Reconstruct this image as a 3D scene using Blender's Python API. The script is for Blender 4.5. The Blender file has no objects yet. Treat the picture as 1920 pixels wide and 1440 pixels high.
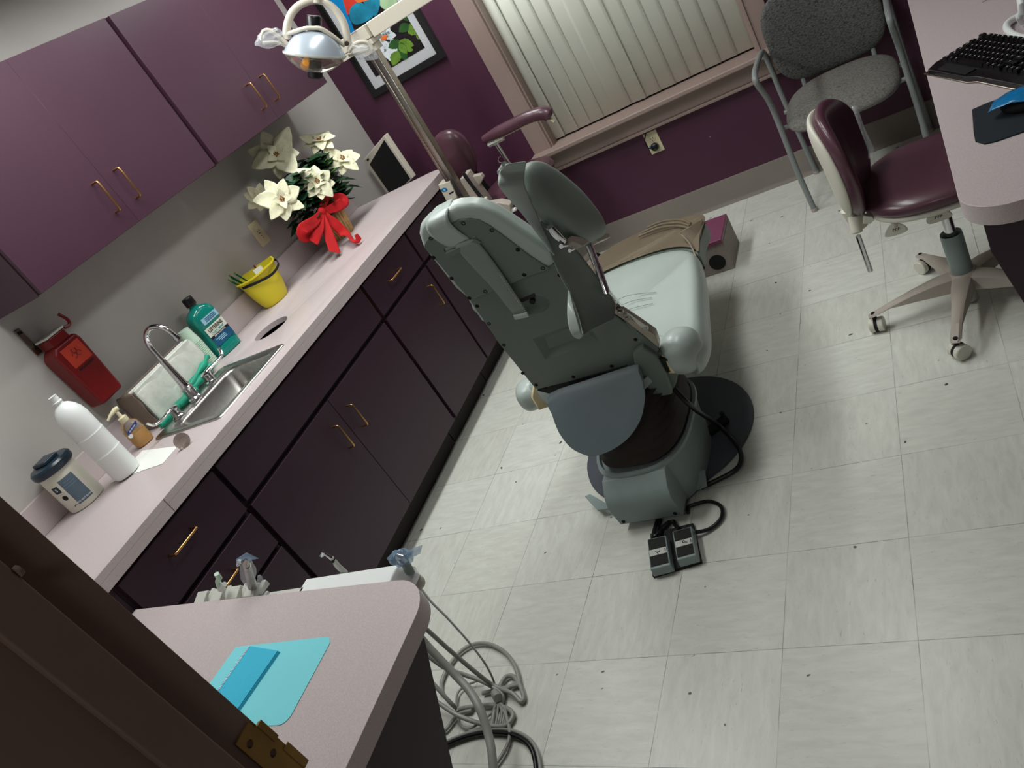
import bpy, bmesh, math, random
from mathutils import Vector, Matrix
random.seed(7)
PI = math.pi
SC = bpy.context.scene
COL = SC.collection
V = Vector
# ---------------------------------------------------------------- camera
CAM = V((1.55312875, -1.52862558, 1.66244693)); FPX = 1502.2593
RV = V((2.10563438, 0.04248355, -0.74944399))
ang = RV.length; ax = RV.normalized()
RM = Matrix.Rotation(ang, 3, ax)          # world -> camera (x right, y down, z forward)
cd = bpy.data.cameras.new('camera'); co = bpy.data.objects.new('camera', cd); COL.objects.link(co)
right, down, fwd = RM[0], RM[1], RM[2]
m = Matrix(((right[0], -down[0], -fwd[0]), (right[1], -down[1], -fwd[1]), (right[2], -down[2], -fwd[2]))).to_4x4()
m.translation = CAM; co.matrix_world = m
cd.sensor_fit = 'HORIZONTAL'; cd.sensor_width = 36.0; cd.lens = FPX * 36 / 1920; cd.clip_start = 0.02
SC.camera = co

def ray(u, v):
    return RM.transposed() @ V(((u - 960) / FPX, (v - 720) / FPX, 1.0))
def at(u, v, axis, val):                  # the point of plane axis=val seen at a place of the photograph
    d = ray(u, v); t = (val - CAM[axis]) / d[axis]; return CAM + d * t
def hgt(u, v, x, y):                      # height of a point above (x, y)
    d = ray(u, v); a = V((x - CAM.x, y - CAM.y)); t = (a.x * d.x + a.y * d.y) / (d.x * d.x + d.y * d.y)
    return CAM.z + t * d.z

# ---------------------------------------------------------------- materials
def s2l(c):
    return tuple(((x / 255) / 12.92 if x / 255 <= .04045 else (((x / 255) + .055) / 1.055) ** 2.4) for x in c) + (1,)
def mat(name, rgb, rough=.5, metal=0, var=.06, vscale=6, bump=0, bscale=80, trans=0, ior=1.45, alpha=1, coat=0, emit=None, estr=1, spec=.5, sheen=0):
    mt = bpy.data.materials.new(name); mt.use_nodes = True
    nt = mt.node_tree; b = nt.nodes['Principled BSDF']
    c = s2l(rgb)
    tc = nt.nodes.new('ShaderNodeTexCoord')
    if var:
        n = nt.nodes.new('ShaderNodeTexNoise'); n.inputs['Scale'].default_value = vscale; n.inputs['Detail'].default_value = 4
        nt.links.new(tc.outputs['Object'], n.inputs['Vector'])
        r = nt.nodes.new('ShaderNodeValToRGB')
        r.color_ramp.elements[0].position = .3; r.color_ramp.elements[1].position = .7
        r.color_ramp.elements[0].color = tuple(x * (1 - var) for x in c[:3]) + (1,)
        r.color_ramp.elements[1].color = tuple(min(1, x * (1 + var)) for x in c[:3]) + (1,)
        nt.links.new(n.outputs['Fac'], r.inputs['Fac']); nt.links.new(r.outputs['Color'], b.inputs['Base Color'])
    else:
        b.inputs['Base Color'].default_value = c
    b.inputs['Roughness'].default_value = rough; b.inputs['Metallic'].default_value = metal
    b.inputs['Specular IOR Level'].default_value = spec
    b.inputs['IOR'].default_value = ior
    if trans: b.inputs['Transmission Weight'].default_value = trans
    if alpha < 1: b.inputs['Alpha'].default_value = alpha
    if coat: b.inputs['Coat Weight'].default_value = coat; b.inputs['Coat Roughness'].default_value = .15
    if sheen: b.inputs['Sheen Weight'].default_value = sheen
    if emit: b.inputs['Emission Color'].default_value = s2l(emit); b.inputs['Emission Strength'].default_value = estr
    if bump:
        n2 = nt.nodes.new('ShaderNodeTexNoise'); n2.inputs['Scale'].default_value = bscale; n2.inputs['Detail'].default_value = 3
        nt.links.new(tc.outputs['Object'], n2.inputs['Vector'])
        bp = nt.nodes.new('ShaderNodeBump'); bp.inputs['Strength'].default_value = bump; bp.inputs['Distance'].default_value = .004
        nt.links.new(n2.outputs['Fac'], bp.inputs['Height']); nt.links.new(bp.outputs['Normal'], b.inputs['Normal'])
    return mt

def speckle(name, rgb, rgb2, rough, scale=420, amt=.6):
    mt = mat(name, rgb, rough, var=0); nt = mt.node_tree; b = nt.nodes['Principled BSDF']
    tc = [n for n in nt.nodes if n.type == 'TEX_COORD'][0]
    n = nt.nodes.new('ShaderNodeTexNoise'); n.inputs['Scale'].default_value = scale; n.inputs['Detail'].default_value = 2
    nt.links.new(tc.outputs['Object'], n.inputs['Vector'])
    r = nt.nodes.new('ShaderNodeValToRGB'); r.color_ramp.elements[0].position = .42; r.color_ramp.elements[1].position = .6
    r.color_ramp.elements[0].color = s2l(rgb2); r.color_ramp.elements[1].color = s2l(rgb)
    nt.links.new(n.outputs['Fac'], r.inputs['Fac']); nt.links.new(r.outputs['Color'], b.inputs['Base Color'])
    return mt

def floor_material():
    mt = bpy.data.materials.new('vinyl_tile_floor'); mt.use_nodes = True
    nt = mt.node_tree; N = nt.nodes; L = nt.links; b = N['Principled BSDF']
    g = N.new('ShaderNodeNewGeometry'); sep = N.new('ShaderNodeSeparateXYZ'); L.new(g.outputs['Position'], sep.inputs[0])
    def mth(op, a, bb=None, c=None):
        n = N.new('ShaderNodeMath'); n.operation = op
        for i, x in enumerate((a, bb, c)):
            if x is None: continue
            if isinstance(x, (int, float)): n.inputs[i].default_value = x
            else: L.new(x, n.inputs[i])
        return n.outputs[0]
    T = .3048
    fx = mth('DIVIDE', sep.outputs[0], T); fy = mth('DIVIDE', sep.outputs[1], T)
    def edge(f):
        fr = mth('FRACT', f); a = mth('SUBTRACT', fr, .5); a = mth('ABSOLUTE', a); return mth('SUBTRACT', .5, a)
    ex, ey = edge(fx), edge(fy)
    e = mth('MINIMUM', ex, ey)
    ln = N.new('ShaderNodeMapRange'); ln.inputs[1].default_value = .0012; ln.inputs[2].default_value = .0046; ln.inputs[3].default_value = 1; ln.inputs[4].default_value = 0; ln.interpolation_type = 'SMOOTHSTEP'
    L.new(e, ln.inputs[0])
    cx = mth('FLOOR', fx); cy = mth('FLOOR', fy)
    par = mth('MODULO', mth('ADD', mth('ADD', cx, cy), 200), 2)
    # two stretched noises, swapped from tile to tile
    def streak(sx, sy, sc, w):
        mp = N.new('ShaderNodeMapping'); mp.inputs['Scale'].default_value = (sx, sy, 1); mp.inputs['Location'].default_value = (w, w * 2, 0)
        L.new(g.outputs['Position'], mp.inputs[0])
        n = N.new('ShaderNodeTexNoise'); n.inputs['Scale'].default_value = sc; n.inputs['Detail'].default_value = 5; n.inputs['Roughness'].default_value = .62; n.inputs['Distortion'].default_value = .5
        L.new(mp.outputs[0], n.inputs['Vector']); return n.outputs['Fac']
    def mixf(f, a, bb):
        n = N.new('ShaderNodeMix'); n.data_type = 'FLOAT'
        L.new(f, n.inputs[0]); L.new(a, n.inputs[2]); L.new(bb, n.inputs[3]); return n.outputs[0]
    st = mixf(par, streak(4, 1, 12, 0), streak(1, 4, 12, 3))
    fine = mixf(par, streak(5, 1, 45, 5), streak(1, 5, 45, 8))
    r = N.new('ShaderNodeValToRGB'); r.color_ramp.elements[0].position = .3; r.color_ramp.elements[1].position = .72
    r.color_ramp.elements[0].color = s2l((206, 207, 199)); r.color_ramp.elements[1].color = s2l((223, 226, 217)); L.new(st, r.inputs[0])
    # small dark chips
    r2 = N.new('ShaderNodeValToRGB'); r2.color_ramp.elements[0].position = .29; r2.color_ramp.elements[1].position = .37
    r2.color_ramp.elements[0].color = (.45, .45, .42, 1); r2.color_ramp.elements[1].color = (1, 1, 1, 1); L.new(fine, r2.inputs[0])
    mx = N.new('ShaderNodeMix'); mx.data_type = 'RGBA'; mx.blend_type = 'MULTIPLY'; mx.inputs[0].default_value = .55
    L.new(r.outputs[0], mx.inputs[6]); L.new(r2.outputs[0], mx.inputs[7])
    # tile to tile tint
    cb = N.new('ShaderNodeCombineXYZ'); L.new(cx, cb.inputs[0]); L.new(cy, cb.inputs[1])
    wn = N.new('ShaderNodeTexWhiteNoise'); L.new(cb.outputs[0], wn.inputs[0])
    r3 = N.new('ShaderNodeValToRGB'); r3.color_ramp.elements[0].color = (.93, .925, .91, 1); r3.color_ramp.elements[1].color = (1, 1, 1, 1); L.new(wn.outputs[0], r3.inputs[0])
    mx2 = N.new('ShaderNodeMix'); mx2.data_type = 'RGBA'; mx2.blend_type = 'MULTIPLY'; mx2.inputs[0].default_value = 1
    L.new(mx.outputs[2], mx2.inputs[6]); L.new(r3.outputs[0], mx2.inputs[7])
    # scuffs
    sc = N.new('ShaderNodeTexNoise'); sc.inputs['Scale'].default_value = 27; sc.inputs['Detail'].default_value = 1; L.new(g.outputs['Position'], sc.inputs['Vector'])
    r4 = N.new('ShaderNodeValToRGB'); r4.color_ramp.elements[0].position = .215; r4.color_ramp.elements[1].position = .235
    r4.color_ramp.elements[0].color = (.12, .12, .11, 1); r4.color_ramp.elements[1].color = (1, 1, 1, 1); L.new(sc.outputs['Fac'], r4.inputs[0])
    mx4 = N.new('ShaderNodeMix'); mx4.data_type = 'RGBA'; mx4.blend_type = 'MULTIPLY'; mx4.inputs[0].default_value = 1
    L.new(mx2.outputs[2], mx4.inputs[6]); L.new(r4.outputs[0], mx4.inputs[7])
    # joint lines fade in and out
    ns = N.new('ShaderNodeTexNoise'); ns.inputs['Scale'].default_value = 5; L.new(g.outputs['Position'], ns.inputs['Vector'])
    lm = N.new('ShaderNodeMapRange'); lm.inputs[1].default_value = .35; lm.inputs[2].default_value = .65; lm.inputs[3].default_value = .18; lm.inputs[4].default_value = .85; L.new(ns.outputs['Fac'], lm.inputs[0])
    lf = mth('MULTIPLY', ln.outputs[0], lm.outputs[0])
    mx5 = N.new('ShaderNodeMix'); mx5.data_type = 'RGBA'; L.new(lf, mx5.inputs[0]); L.new(mx4.outputs[2], mx5.inputs[6]); mx5.inputs[7].default_value = s2l((52, 52, 47))
    L.new(mx5.outputs[2], b.inputs['Base Color'])
    b.inputs['Roughness'].default_value = .34; b.inputs['Specular IOR Level'].default_value = .5
    bp = N.new('ShaderNodeBump'); bp.inputs['Strength'].default_value = .05; bp.inputs['Distance'].default_value = .002
    L.new(st, bp.inputs['Height']); L.new(bp.outputs[0], b.inputs['Normal'])
    return mt

def weave_material(name, c1, c2):
    mt = bpy.data.materials.new(name); mt.use_nodes = True
    nt = mt.node_tree; N = nt.nodes; L = nt.links; b = N['Principled BSDF']
    tc = N.new('ShaderNodeTexCoord')
    vo = N.new('ShaderNodeTexVoronoi'); vo.inputs['Scale'].default_value = 150; vo.feature = 'F1'; vo.distance = 'CHEBYCHEV'
    mp = N.new('ShaderNodeMapping'); mp.inputs['Scale'].default_value = (.7, 1, 1.3); L.new(tc.outputs['Object'], mp.inputs[0]); L.new(mp.outputs[0], vo.inputs['Vector'])
    r = N.new('ShaderNodeValToRGB'); r.color_ramp.elements[0].position = .15; r.color_ramp.elements[1].position = .75
    r.color_ramp.elements[0].color = s2l(c1); r.color_ramp.elements[1].color = s2l(c2); L.new(vo.outputs['Distance'], r.inputs[0])
    L.new(r.outputs[0], b.inputs['Base Color']); b.inputs['Roughness'].default_value = .9
    bp = N.new('ShaderNodeBump'); bp.inputs['Strength'].default_value = .6; bp.inputs['Distance'].default_value = .002
    L.new(vo.outputs['Distance'], bp.inputs['Height']); L.new(bp.outputs[0], b.inputs['Normal'])
    return mt

M = {
 'floor': floor_material(),
 'wallp': mat('purple_wall_paint', (76, 38, 60), .55, var=.04, bump=.06, bscale=160),
 'wallw': mat('pale_grey_wall_paint', (188, 184, 180), .6, var=.03, bump=.05, bscale=160),
 'ceil': mat('white_ceiling', (215, 213, 208), .9, bump=.4, bscale=60),
 'hall': mat('dark_hall_blocker', (120, 105, 95), .8),  # dark tone of the added hall walls, keeps the jamb dim
 'lam': mat('plum_laminate', (66, 40, 55), .38, var=.03, vscale=3, bump=.04, bscale=300),
 'lamdark': mat('plum_cabinet_edge', (46, 27, 38), .5, var=.03),
 'base': mat('dark_plum_laminate', (55, 33, 48), .4, var=.03, vscale=3, bump=.04, bscale=300),
 'toe': mat('black_toe_kick', (40, 32, 28), .6),
 'wood': mat('bare_wood_frame', (150, 92, 50), .6, var=.25, vscale=30),
 'ctop': speckle('mauve_countertop', (200, 188, 188), (190, 177, 178), .42),
 'ctope': speckle('mauve_countertop_edge', (206, 194, 194), (196, 182, 183), .5),
 'brass': mat('brass_rod', (196, 150, 95), .28, 1, var=.05),
 'trim': mat('mauve_window_trim', (152, 133, 126), .45, var=.03),
 'bboard': mat('grey_vinyl_baseboard', (128, 120, 112), .55, var=.04),
 'blind': mat('pale_vinyl_slat', (236, 240, 228), .55, var=.02, bump=.05, bscale=300),
 'black': mat('black_plastic', (16, 16, 18), .35, var=.1),
 'mblack': mat('matte_black', (14, 14, 15), .75, var=.1),
 'chrome': mat('chrome', (215, 215, 218), .1, 1, var=0),
 'steel': mat('brushed_steel', (178, 176, 172), .3, 1, var=.08, vscale=60),
 'steeld': mat('warm_brushed_steel', (150, 140, 130), .33, 1, var=.08, vscale=60),
 'ivory': mat('ivory_plastic', (222, 212, 178), .4, var=.02),
 'lgrey': mat('light_grey_plastic', (200, 202, 194), .4, var=.02),
 'cream': mat('cream_enamel', (214, 208, 192), .32, var=.02, coat=.2),
 'white': mat('white_plastic', (232, 236, 234), .4, var=.01),
 'paper': mat('white_paper', (235, 237, 232), .8, var=.02),
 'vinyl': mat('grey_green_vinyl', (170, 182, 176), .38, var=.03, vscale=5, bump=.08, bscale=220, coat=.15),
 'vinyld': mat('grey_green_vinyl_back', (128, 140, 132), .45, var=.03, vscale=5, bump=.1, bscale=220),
 'gpanel': mat('grey_green_moulded_panel', (104, 116, 108), .5, var=.03),
 'gflap': mat('slate_vinyl_flap', (104, 116, 120), .45, var=.04, bump=.1, bscale=200),
 'genamel': mat('grey_enamel', (138, 152, 150), .42, var=.05, vscale=12),
 'bellow': mat('dark_brown_bellows', (62, 54, 50), .55, var=.1),
 'disc': mat('slate_rubber_mat', (74, 78, 86), .6, var=.05),
 'tanp': mat('yellowed_clear_cover', (156, 142, 120), .22, var=.1, vscale=9, trans=.45, alpha=1, spec=.6),
 'foam': mat('yellowed_cream_foam', (228, 212, 170), .6, var=.1, vscale=20),
 'stitch': mat('pale_thread', (205, 215, 208), .7, var=0),
 'maroon': mat('maroon_vinyl', (86, 54, 66), .33, var=.03, bump=.06, bscale=200, coat=.25),
 'shell': mat('ivory_shell', (216, 214, 200), .42, var=.02),
 'weave': weave_material('grey_woven_fabric', (112, 112, 110), (60, 61, 60)),
 'weave2': weave_material('grey_woven_seat_fabric', (128, 126, 120), (92, 91, 87)),
 'ctube': mat('grey_painted_tube', (138, 144, 144), .35, var=.03),
 'castor': mat('taupe_plastic', (176, 166, 156), .42, var=.03),
 'dk': mat('dark_grip', (30, 30, 28), .8, var=.1, bump=.3, bscale=300),
 'blue': mat('cyan_paper', (130, 222, 232), .8, var=.02, bump=.1, bscale=400),
 'blued': mat('bright_blue_bib', (62, 190, 222), .8, var=.03, bump=.2, bscale=300),
 'bluef': mat('translucent_blue_film', (20, 140, 205), .15, var=.05, trans=.35, spec=.7),
 'film': mat('clear_plastic_film', (225, 230, 235), .1, var=0, alpha=.3, ior=1.45, bump=.6, bscale=60, spec=.8),
 'filmb': mat('blue_tinted_film', (170, 205, 235), .1, var=0, alpha=.42, ior=1.45, bump=.6, bscale=60),
 'petal': mat('cream_bract', (240, 238, 205), .55, var=.1, vscale=40, bump=.3, bscale=90),
 'leaf': mat('dark_green_leaf', (22, 62, 32), .45, var=.35, vscale=25, bump=.2, bscale=80),
 'leafl': mat('fresh_green_leaf', (96, 140, 60), .5, var=.25, vscale=25),
 'berry': mat('gold_brown_buds', (150, 100, 40), .5, var=.5, vscale=120),
 'red': mat('red_velvet_ribbon', (186, 10, 18), .8, var=.1, vscale=12),
 'bask': mat('split_wood_basket', (205, 165, 110), .7, var=.25, vscale=40),
 'yellow': mat('yellow_plastic', (222, 206, 40), .38, var=.03),
 'green': mat('teal_green_rubber', (20, 150, 120), .45, var=.1, bump=.2, bscale=120),
 'penc': mat('green_foil_pencil', (22, 110, 60), .25, .5, var=.4, vscale=160),
 'mouthw': mat('teal_mouthwash', (30, 165, 150), .12, var=.05, trans=.45, spec=.6),
 'mint': mat('mint_paper_cup', (196, 222, 202), .7, var=.03),
 'matn': mat('near_black_mat', (20, 30, 38), .8, var=.05),
 'navy': mat('navy_plastic', (26, 46, 60), .3, var=.05),
 'label': mat('slate_blue_label', (92, 110, 124), .6, var=.06, vscale=60),
 'redp': mat('red_sharps_plastic', (120, 16, 18), .35, var=.06, trans=.1),
 'redl': mat('red_orange_label', (190, 56, 34), .6, var=.1, vscale=30),
 'soap': mat('amber_soap', (240, 178, 62), .12, var=.05, trans=.15),
 'clear': mat('clear_plastic', (235, 232, 225), .08, var=0, trans=.92, ior=1.3),
 'smoke': mat('smoky_clear_plastic', (140, 125, 112), .15, var=0, trans=.55, alpha=.75, ior=1.3),
 'plbag': mat('clear_wrapped_paper', (208, 212, 202), .25, var=.08, vscale=30, bump=.5, bscale=40, coat=.6),
 'kraft': mat('grey_brown_card', (136, 122, 110), .7, var=.08),
 'lens': mat('lamp_lens', (225, 215, 190), .06, var=0, trans=.85, ior=1.3, alpha=.55),
 'amber': mat('amber_bulb_glass', (230, 160, 40), .2, var=0, emit=(255, 170, 40), estr=.35),
 'silver': mat('silvered_reflector', (200, 212, 224), .25, .4, var=.03),
 'hose': mat('grey_hose', (150, 150, 144), .35, var=.04),
 'cord': mat('black_cord', (18, 18, 20), .3, var=0),
 'plumtop': mat('bright_plum_laminate', (122, 66, 92), .4, var=.03),
 'boxs': mat('grey_speckled_box', (150, 140, 134), .6, var=.1, vscale=60),
 'brass2': mat('aged_brass_plate', (150, 118, 66), .4, .8, var=.15, vscale=20),
 'jamb': mat('brown_painted_jamb', (120, 98, 86), .5, var=.05),
 'screen': mat('dark_screen', (8, 8, 12), .12, var=0),
 'matt': mat('art_mat_board', (190, 192, 196), .7, var=.01),
 'artbg': mat('dark_print_ground', (24, 16, 20), .5, var=.5, vscale=14),
 'artg': mat('print_leaf_green', (98, 134, 46), .5, var=.4, vscale=20),
 'artg2': mat('print_deep_green', (40, 84, 36), .5, var=.4, vscale=20),
 'artw': mat('print_white_petal', (214, 222, 226), .5, var=.1, vscale=20),
 'arto': mat('print_orange', (226, 110, 50), .5, var=.3, vscale=20),
 'artr': mat('print_red', (206, 56, 44), .5, var=.2, vscale=12),
 'artt': mat('print_teal', (22, 120, 150), .5, var=.5, vscale=14),
 'artp': mat('print_pale_green', (160, 190, 150), .5, var=.2, vscale=14),
 'lblue': mat('label_blue', (20, 84, 124), .5, var=.3, vscale=60),
 'lpale': mat('label_pale_blue', (150, 196, 214), .5, var=.05),
 'lcream': mat('label_cream', (214, 216, 200), .6, var=.03),
 'ink': mat('black_ink', (14, 14, 14), .6, var=0),
 'inkw': mat('white_ink', (225, 230, 232), .6, var=0),
 'inkt': mat('teal_ink', (60, 160, 160), .6, var=0),
 'softb': mat('soap_label_blue', (28, 58, 130), .5, var=0),
 'pearl': mat('grey_rod_dull', (150, 150, 150), .3, .8, var=0),
 'lampoff': mat('light_diffuser', (240, 240, 235), .6, var=0, emit=(255, 250, 240), estr=2.0),
}

# ---------------------------------------------------------------- mesh helpers
class MB:
    def __init__(s): s.bm = bmesh.new()
    def face(s, pts):
        vs = [s.bm.verts.new(p) for p in pts]
        try: return s.bm.faces.new(vs)
        except ValueError: return None
    def grid(s, rows, close_u=False, close_v=False, cap=False):
        vr = [[s.bm.verts.new(p) for p in r] for r in rows]
        n = len(vr); k = len(vr[0])
        for i in range(n if close_u else n - 1):
            for j in range(k if close_v else k - 1):
                a, b, c, d = vr[i][j], vr[(i + 1) % n][j], vr[(i + 1) % n][(j + 1) % k], vr[i][(j + 1) % k]
                try: s.bm.faces.new((a, b, c, d))
                except ValueError: pass
        if cap:
            for r in (vr[0], vr[-1]):
                try: s.bm.faces.new(r)
                except ValueError: pass
        return vr
    def prism(s, pts, ext):
        pts = [V(p) for p in pts]; ext = V(ext)
        a = [s.bm.verts.new(p) for p in pts]; b = [s.bm.verts.new(p + ext) for p in pts]
        n = len(a)
        s.bm.faces.new(a); s.bm.faces.new(b[::-1])
        for i in range(n): s.bm.faces.new((a[i], b[i], b[(i + 1) % n], a[(i + 1) % n]))
        return s
    def box(s, lo, hi):
        x0, y0, z0 = lo; x1, y1, z1 = hi
        return s.prism([(x0, y0, z0), (x1, y0, z0), (x1, y1, z0), (x0, y1, z0)], (0, 0, z1 - z0))
    def obox(s, c, size, rot=None):
        c = V(c); hx, hy, hz = [k / 2 for k in size]
        R = rot if rot is not None else Matrix.Identity(3)
        p = [c + R @ V(q) for q in ((-hx, -hy, -hz), (hx, -hy, -hz), (hx, hy, -hz), (-hx, hy, -hz))]
        return s.prism(p, R @ V((0, 0, 2 * hz)))
    def tube(s, pts, r, n=10, cap=True, closed=False, flat=None):
        pts = [V(p) for p in pts]; k = len(pts)
        rs = r if isinstance(r, (list, tuple)) else [r] * k
        rows = []; up = None
        for i, p in enumerate(pts):
            if closed: t = pts[(i + 1) % k] - pts[i - 1]
            else: t = pts[min(i + 1, k - 1)] - pts[max(i - 1, 0)]
            t.normalize()
            if up is None:
                up = V((0, 0, 1)) if abs(t.z) < .9 else V((1, 0, 0))
            a = (up - t * up.dot(t)); 
            if a.length < 1e-5: a = t.orthogonal()
            a.normalize(); bb = t.cross(a); up = a
            fa, fb = (1, 1) if flat is None else flat
            rows.append([p + (a * math.cos(2 * PI * j / n) * fa + bb * math.sin(2 * PI * j / n) * fb) * rs[i] for j in range(n)])
        s.grid(rows, close_u=closed, close_v=True, cap=cap and not closed); return s
    def cyl(s, a, b, r, r2=None, n=20): return s.tube([a, b], [r, r if r2 is None else r2], n)
    def lathe(s, c, prof, n=28, R=None, sx=1, sy=1, cap=True):
        c = V(c); R = R if R is not None else Matrix.Identity(3)
        rows = [[c + R @ V((r * math.cos(2 * PI * j / n) * sx, r * math.sin(2 * PI * j / n) * sy, z)) for j in range(n)] for r, z in prof]
        s.grid(rows, close_v=True, cap=cap); return s
    def ell(s, c, rad, n=20, k=12, R=None, p=1.0):
        c = V(c); R = R if R is not None else Matrix.Identity(3); rows = []
        def sg(x, e): return math.copysign(abs(x) ** e, x)
        for i in range(k + 1):
            ph = -PI / 2 + PI * (i + .02 if i == 0 else (i - .02 if i == k else i)) / k
            rows.append([c + R @ V((rad[0] * sg(math.cos(ph), p) * sg(math.cos(2 * PI * j / n), p), rad[1] * sg(math.cos(ph), p) * sg(math.sin(2 * PI * j / n), p), rad[2] * sg(math.sin(ph), p))) for j in range(n)])
        s.grid(rows, close_v=True, cap=True); return s

def smooth_pts(pts, k=6, closed=False):
    pts = [V(p) for p in pts]; n = len(pts); out = []
    rng = range(n if closed else n - 1)
    for i in rng:
        p0 = pts[i - 1] if (closed or i > 0) else pts[i]; p1 = pts[i]; p2 = pts[(i + 1) % n]
        p3 = pts[(i + 2) % n] if (closed or i + 2 < n) else p2
        for j in range(k):
            t = j / k
            out.append(.5 * ((2 * p1) + (p2 - p0) * t + (2 * p0 - 5 * p1 + 4 * p2 - p3) * t * t + (3 * p1 - p0 - 3 * p2 + p3) * t ** 3))
    if not closed: out.append(pts[-1])
    return out

def tag(o, label=None, cat=None, group=None, kind=None):
    if label: o['label'] = label
    if cat: o['category'] = cat
    if group: o['group'] = group
    if kind: o['kind'] = kind
    return o
ORI = {}
def thing(name, label, cat, loc=(0, 0, 0), group=None, rz=0):
    o = bpy.data.objects.new(name, None); COL.objects.link(o); o.location = loc; o.rotation_euler = (0, 0, rz)
    o.empty_display_size = .05
    ORI[o.name] = V(loc)
    return tag(o, label, cat, group)
def fin(name, mb, m, parent=None, bevel=0, seg=3, sharp=38, sub=0, solid=0, local=False, flat=False, label=None):
    bm = mb.bm if isinstance(mb, MB) else mb
    bmesh.ops.remove_doubles(bm, verts=bm.verts, dist=1e-6)
    bmesh.ops.recalc_face_normals(bm, faces=bm.faces)
    root = parent
    while root is not None and root.parent: root = root.parent
    if root is not None and not local:
        bmesh.ops.translate(bm, verts=bm.verts, vec=-ORI[root.name] if root.name in ORI else V((0, 0, 0)))
    off = V((0, 0, 0))
    if parent is None and not local:
        xs = [v.co for v in bm.verts]
        off = V(((min(p.x for p in xs) + max(p.x for p in xs)) / 2, (min(p.y for p in xs) + max(p.y for p in xs)) / 2, min(p.z for p in xs)))
        bmesh.ops.translate(bm, verts=bm.verts, vec=-off)
    for f in bm.faces: f.smooth = not flat
    for e in bm.edges:
        if len(e.link_faces) == 2 and e.calc_face_angle(0) > math.radians(sharp) and not sub: e.smooth = False
    me = bpy.data.meshes.new(name); bm.to_mesh(me); bm.free()
    ms = m if isinstance(m, (list, tuple)) else [m]
    for x in ms: me.materials.append(M[x] if isinstance(x, str) else x)
    o = bpy.data.objects.new(name, me); COL.objects.link(o)
    o.location = off
    if parent is not None: o.parent = parent
    if parent is None: ORI[o.name] = off
    if sub:
        md = o.modifiers.new('sub', 'SUBSURF'); md.levels = sub; md.render_levels = sub
    if solid:
        md = o.modifiers.new('solid', 'SOLIDIFY'); md.thickness = solid; md.offset = 0
    if bevel:
        md = o.modifiers.new('bevel', 'BEVEL'); md.width = bevel; md.segments = seg; md.limit_method = 'ANGLE'; md.angle_limit = math.radians(40)
        if seg > 1: 
            for p in me.polygons: p.use_smooth = True
            for e in me.edges: e.use_edge_sharp = False
            md.harden_normals = True
    if label: o['label'] = label
    return o
def struct(name, mb, m, **k):
    return tag(fin(name, mb, m, **k), kind='structure')
def boolcut(o, cutter_mb):
    me = bpy.data.meshes.new('cut'); cutter_mb.bm.normal_update(); bmesh.ops.recalc_face_normals(cutter_mb.bm, faces=cutter_mb.bm.faces)
    root = o
    while root.parent: root = root.parent
    bmesh.ops.translate(cutter_mb.bm, verts=cutter_mb.bm.verts, vec=-(ORI.get(root.name, V((0, 0, 0)))))
    cutter_mb.bm.to_mesh(me); cutter_mb.bm.free()
    c = bpy.data.objects.new('cut', me); COL.objects.link(c)
    if o.parent: c.parent = o.parent
    else: c.location = o.location
    md = o.modifiers.new('b', 'BOOLEAN'); md.object = c; md.operation = 'DIFFERENCE'; md.solver = 'EXACT'
    mods = [x for x in o.modifiers if x != md]
    st = [(x, x.show_viewport) for x in mods]
    for x in mods: x.show_viewport = False
    bpy.context.view_layer.update()
    dg = bpy.context.evaluated_depsgraph_get()
    nm = bpy.data.meshes.new_from_object(o.evaluated_get(dg)); old = o.data
    o.modifiers.remove(md); o.data = nm
    ml = [x for x in old.materials]; nm.materials.clear()
    for x in ml: nm.materials.append(x)
    for p_ in nm.polygons: p_.material_index = min(p_.material_index, len(ml) - 1)
    for x, s_ in st: x.show_viewport = s_
    bpy.data.objects.remove(c); 
    return o
def text_bm(s, size, place, font_sx=1.0, depth=.0004, bold=True, align='CENTER'):
    cu = bpy.data.curves.new('t', 'FONT'); cu.body = s; cu.size = size; cu.align_x = align; cu.align_y = 'CENTER'
    cu.extrude = depth / 2; cu.resolution_u = 3
    if bold: cu.offset = size * .018
    o = bpy.data.objects.new('t', cu); COL.objects.link(o); bpy.context.view_layer.update()
    dg = bpy.context.evaluated_depsgraph_get(); me = bpy.data.meshes.new_from_object(o.evaluated_get(dg))
    bpy.data.objects.remove(o)
    mb = MB(); mb.bm.from_mesh(me); bpy.data.meshes.remove(me)
    for v in mb.bm.verts: v.co = place(v.co.x * font_sx, v.co.y, v.co.z + depth / 2)
    return mb
def arc(c, r, a0, a1, n, f):
    return [f(c[0] + r * math.cos(a0 + (a1 - a0) * i / n), c[1] + r * math.sin(a0 + (a1 - a0) * i / n)) for i in range(n + 1)]
# ================================================================ room
XL, XR, YB, YN, ZC = -1.17, 2.35, 2.42, -1.20, 2.44
YO = -1.345                                # hall side of the near wall
DJ, DK = 0.75, 1.66                        # door opening
b = MB(); b.box((XL - .1, -3.2, -.06), (XR + .1, YB + .1, 0)); struct('floor', b, 'floor')
b = MB(); b.box((XL - .1, -3.2, ZC), (XR + .1, YB + .1, ZC + .06)); struct('ceiling', b, 'ceil')
b = MB(); b.box((XL - .1, YO, 0), (XL, YB + .1, ZC)); struct('wall_left', b, 'wallw')
b = MB(); b.box((XR, YO, 0), (XR + .1, YB + .1, ZC)); struct('wall_right', b, 'wallp')
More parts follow.
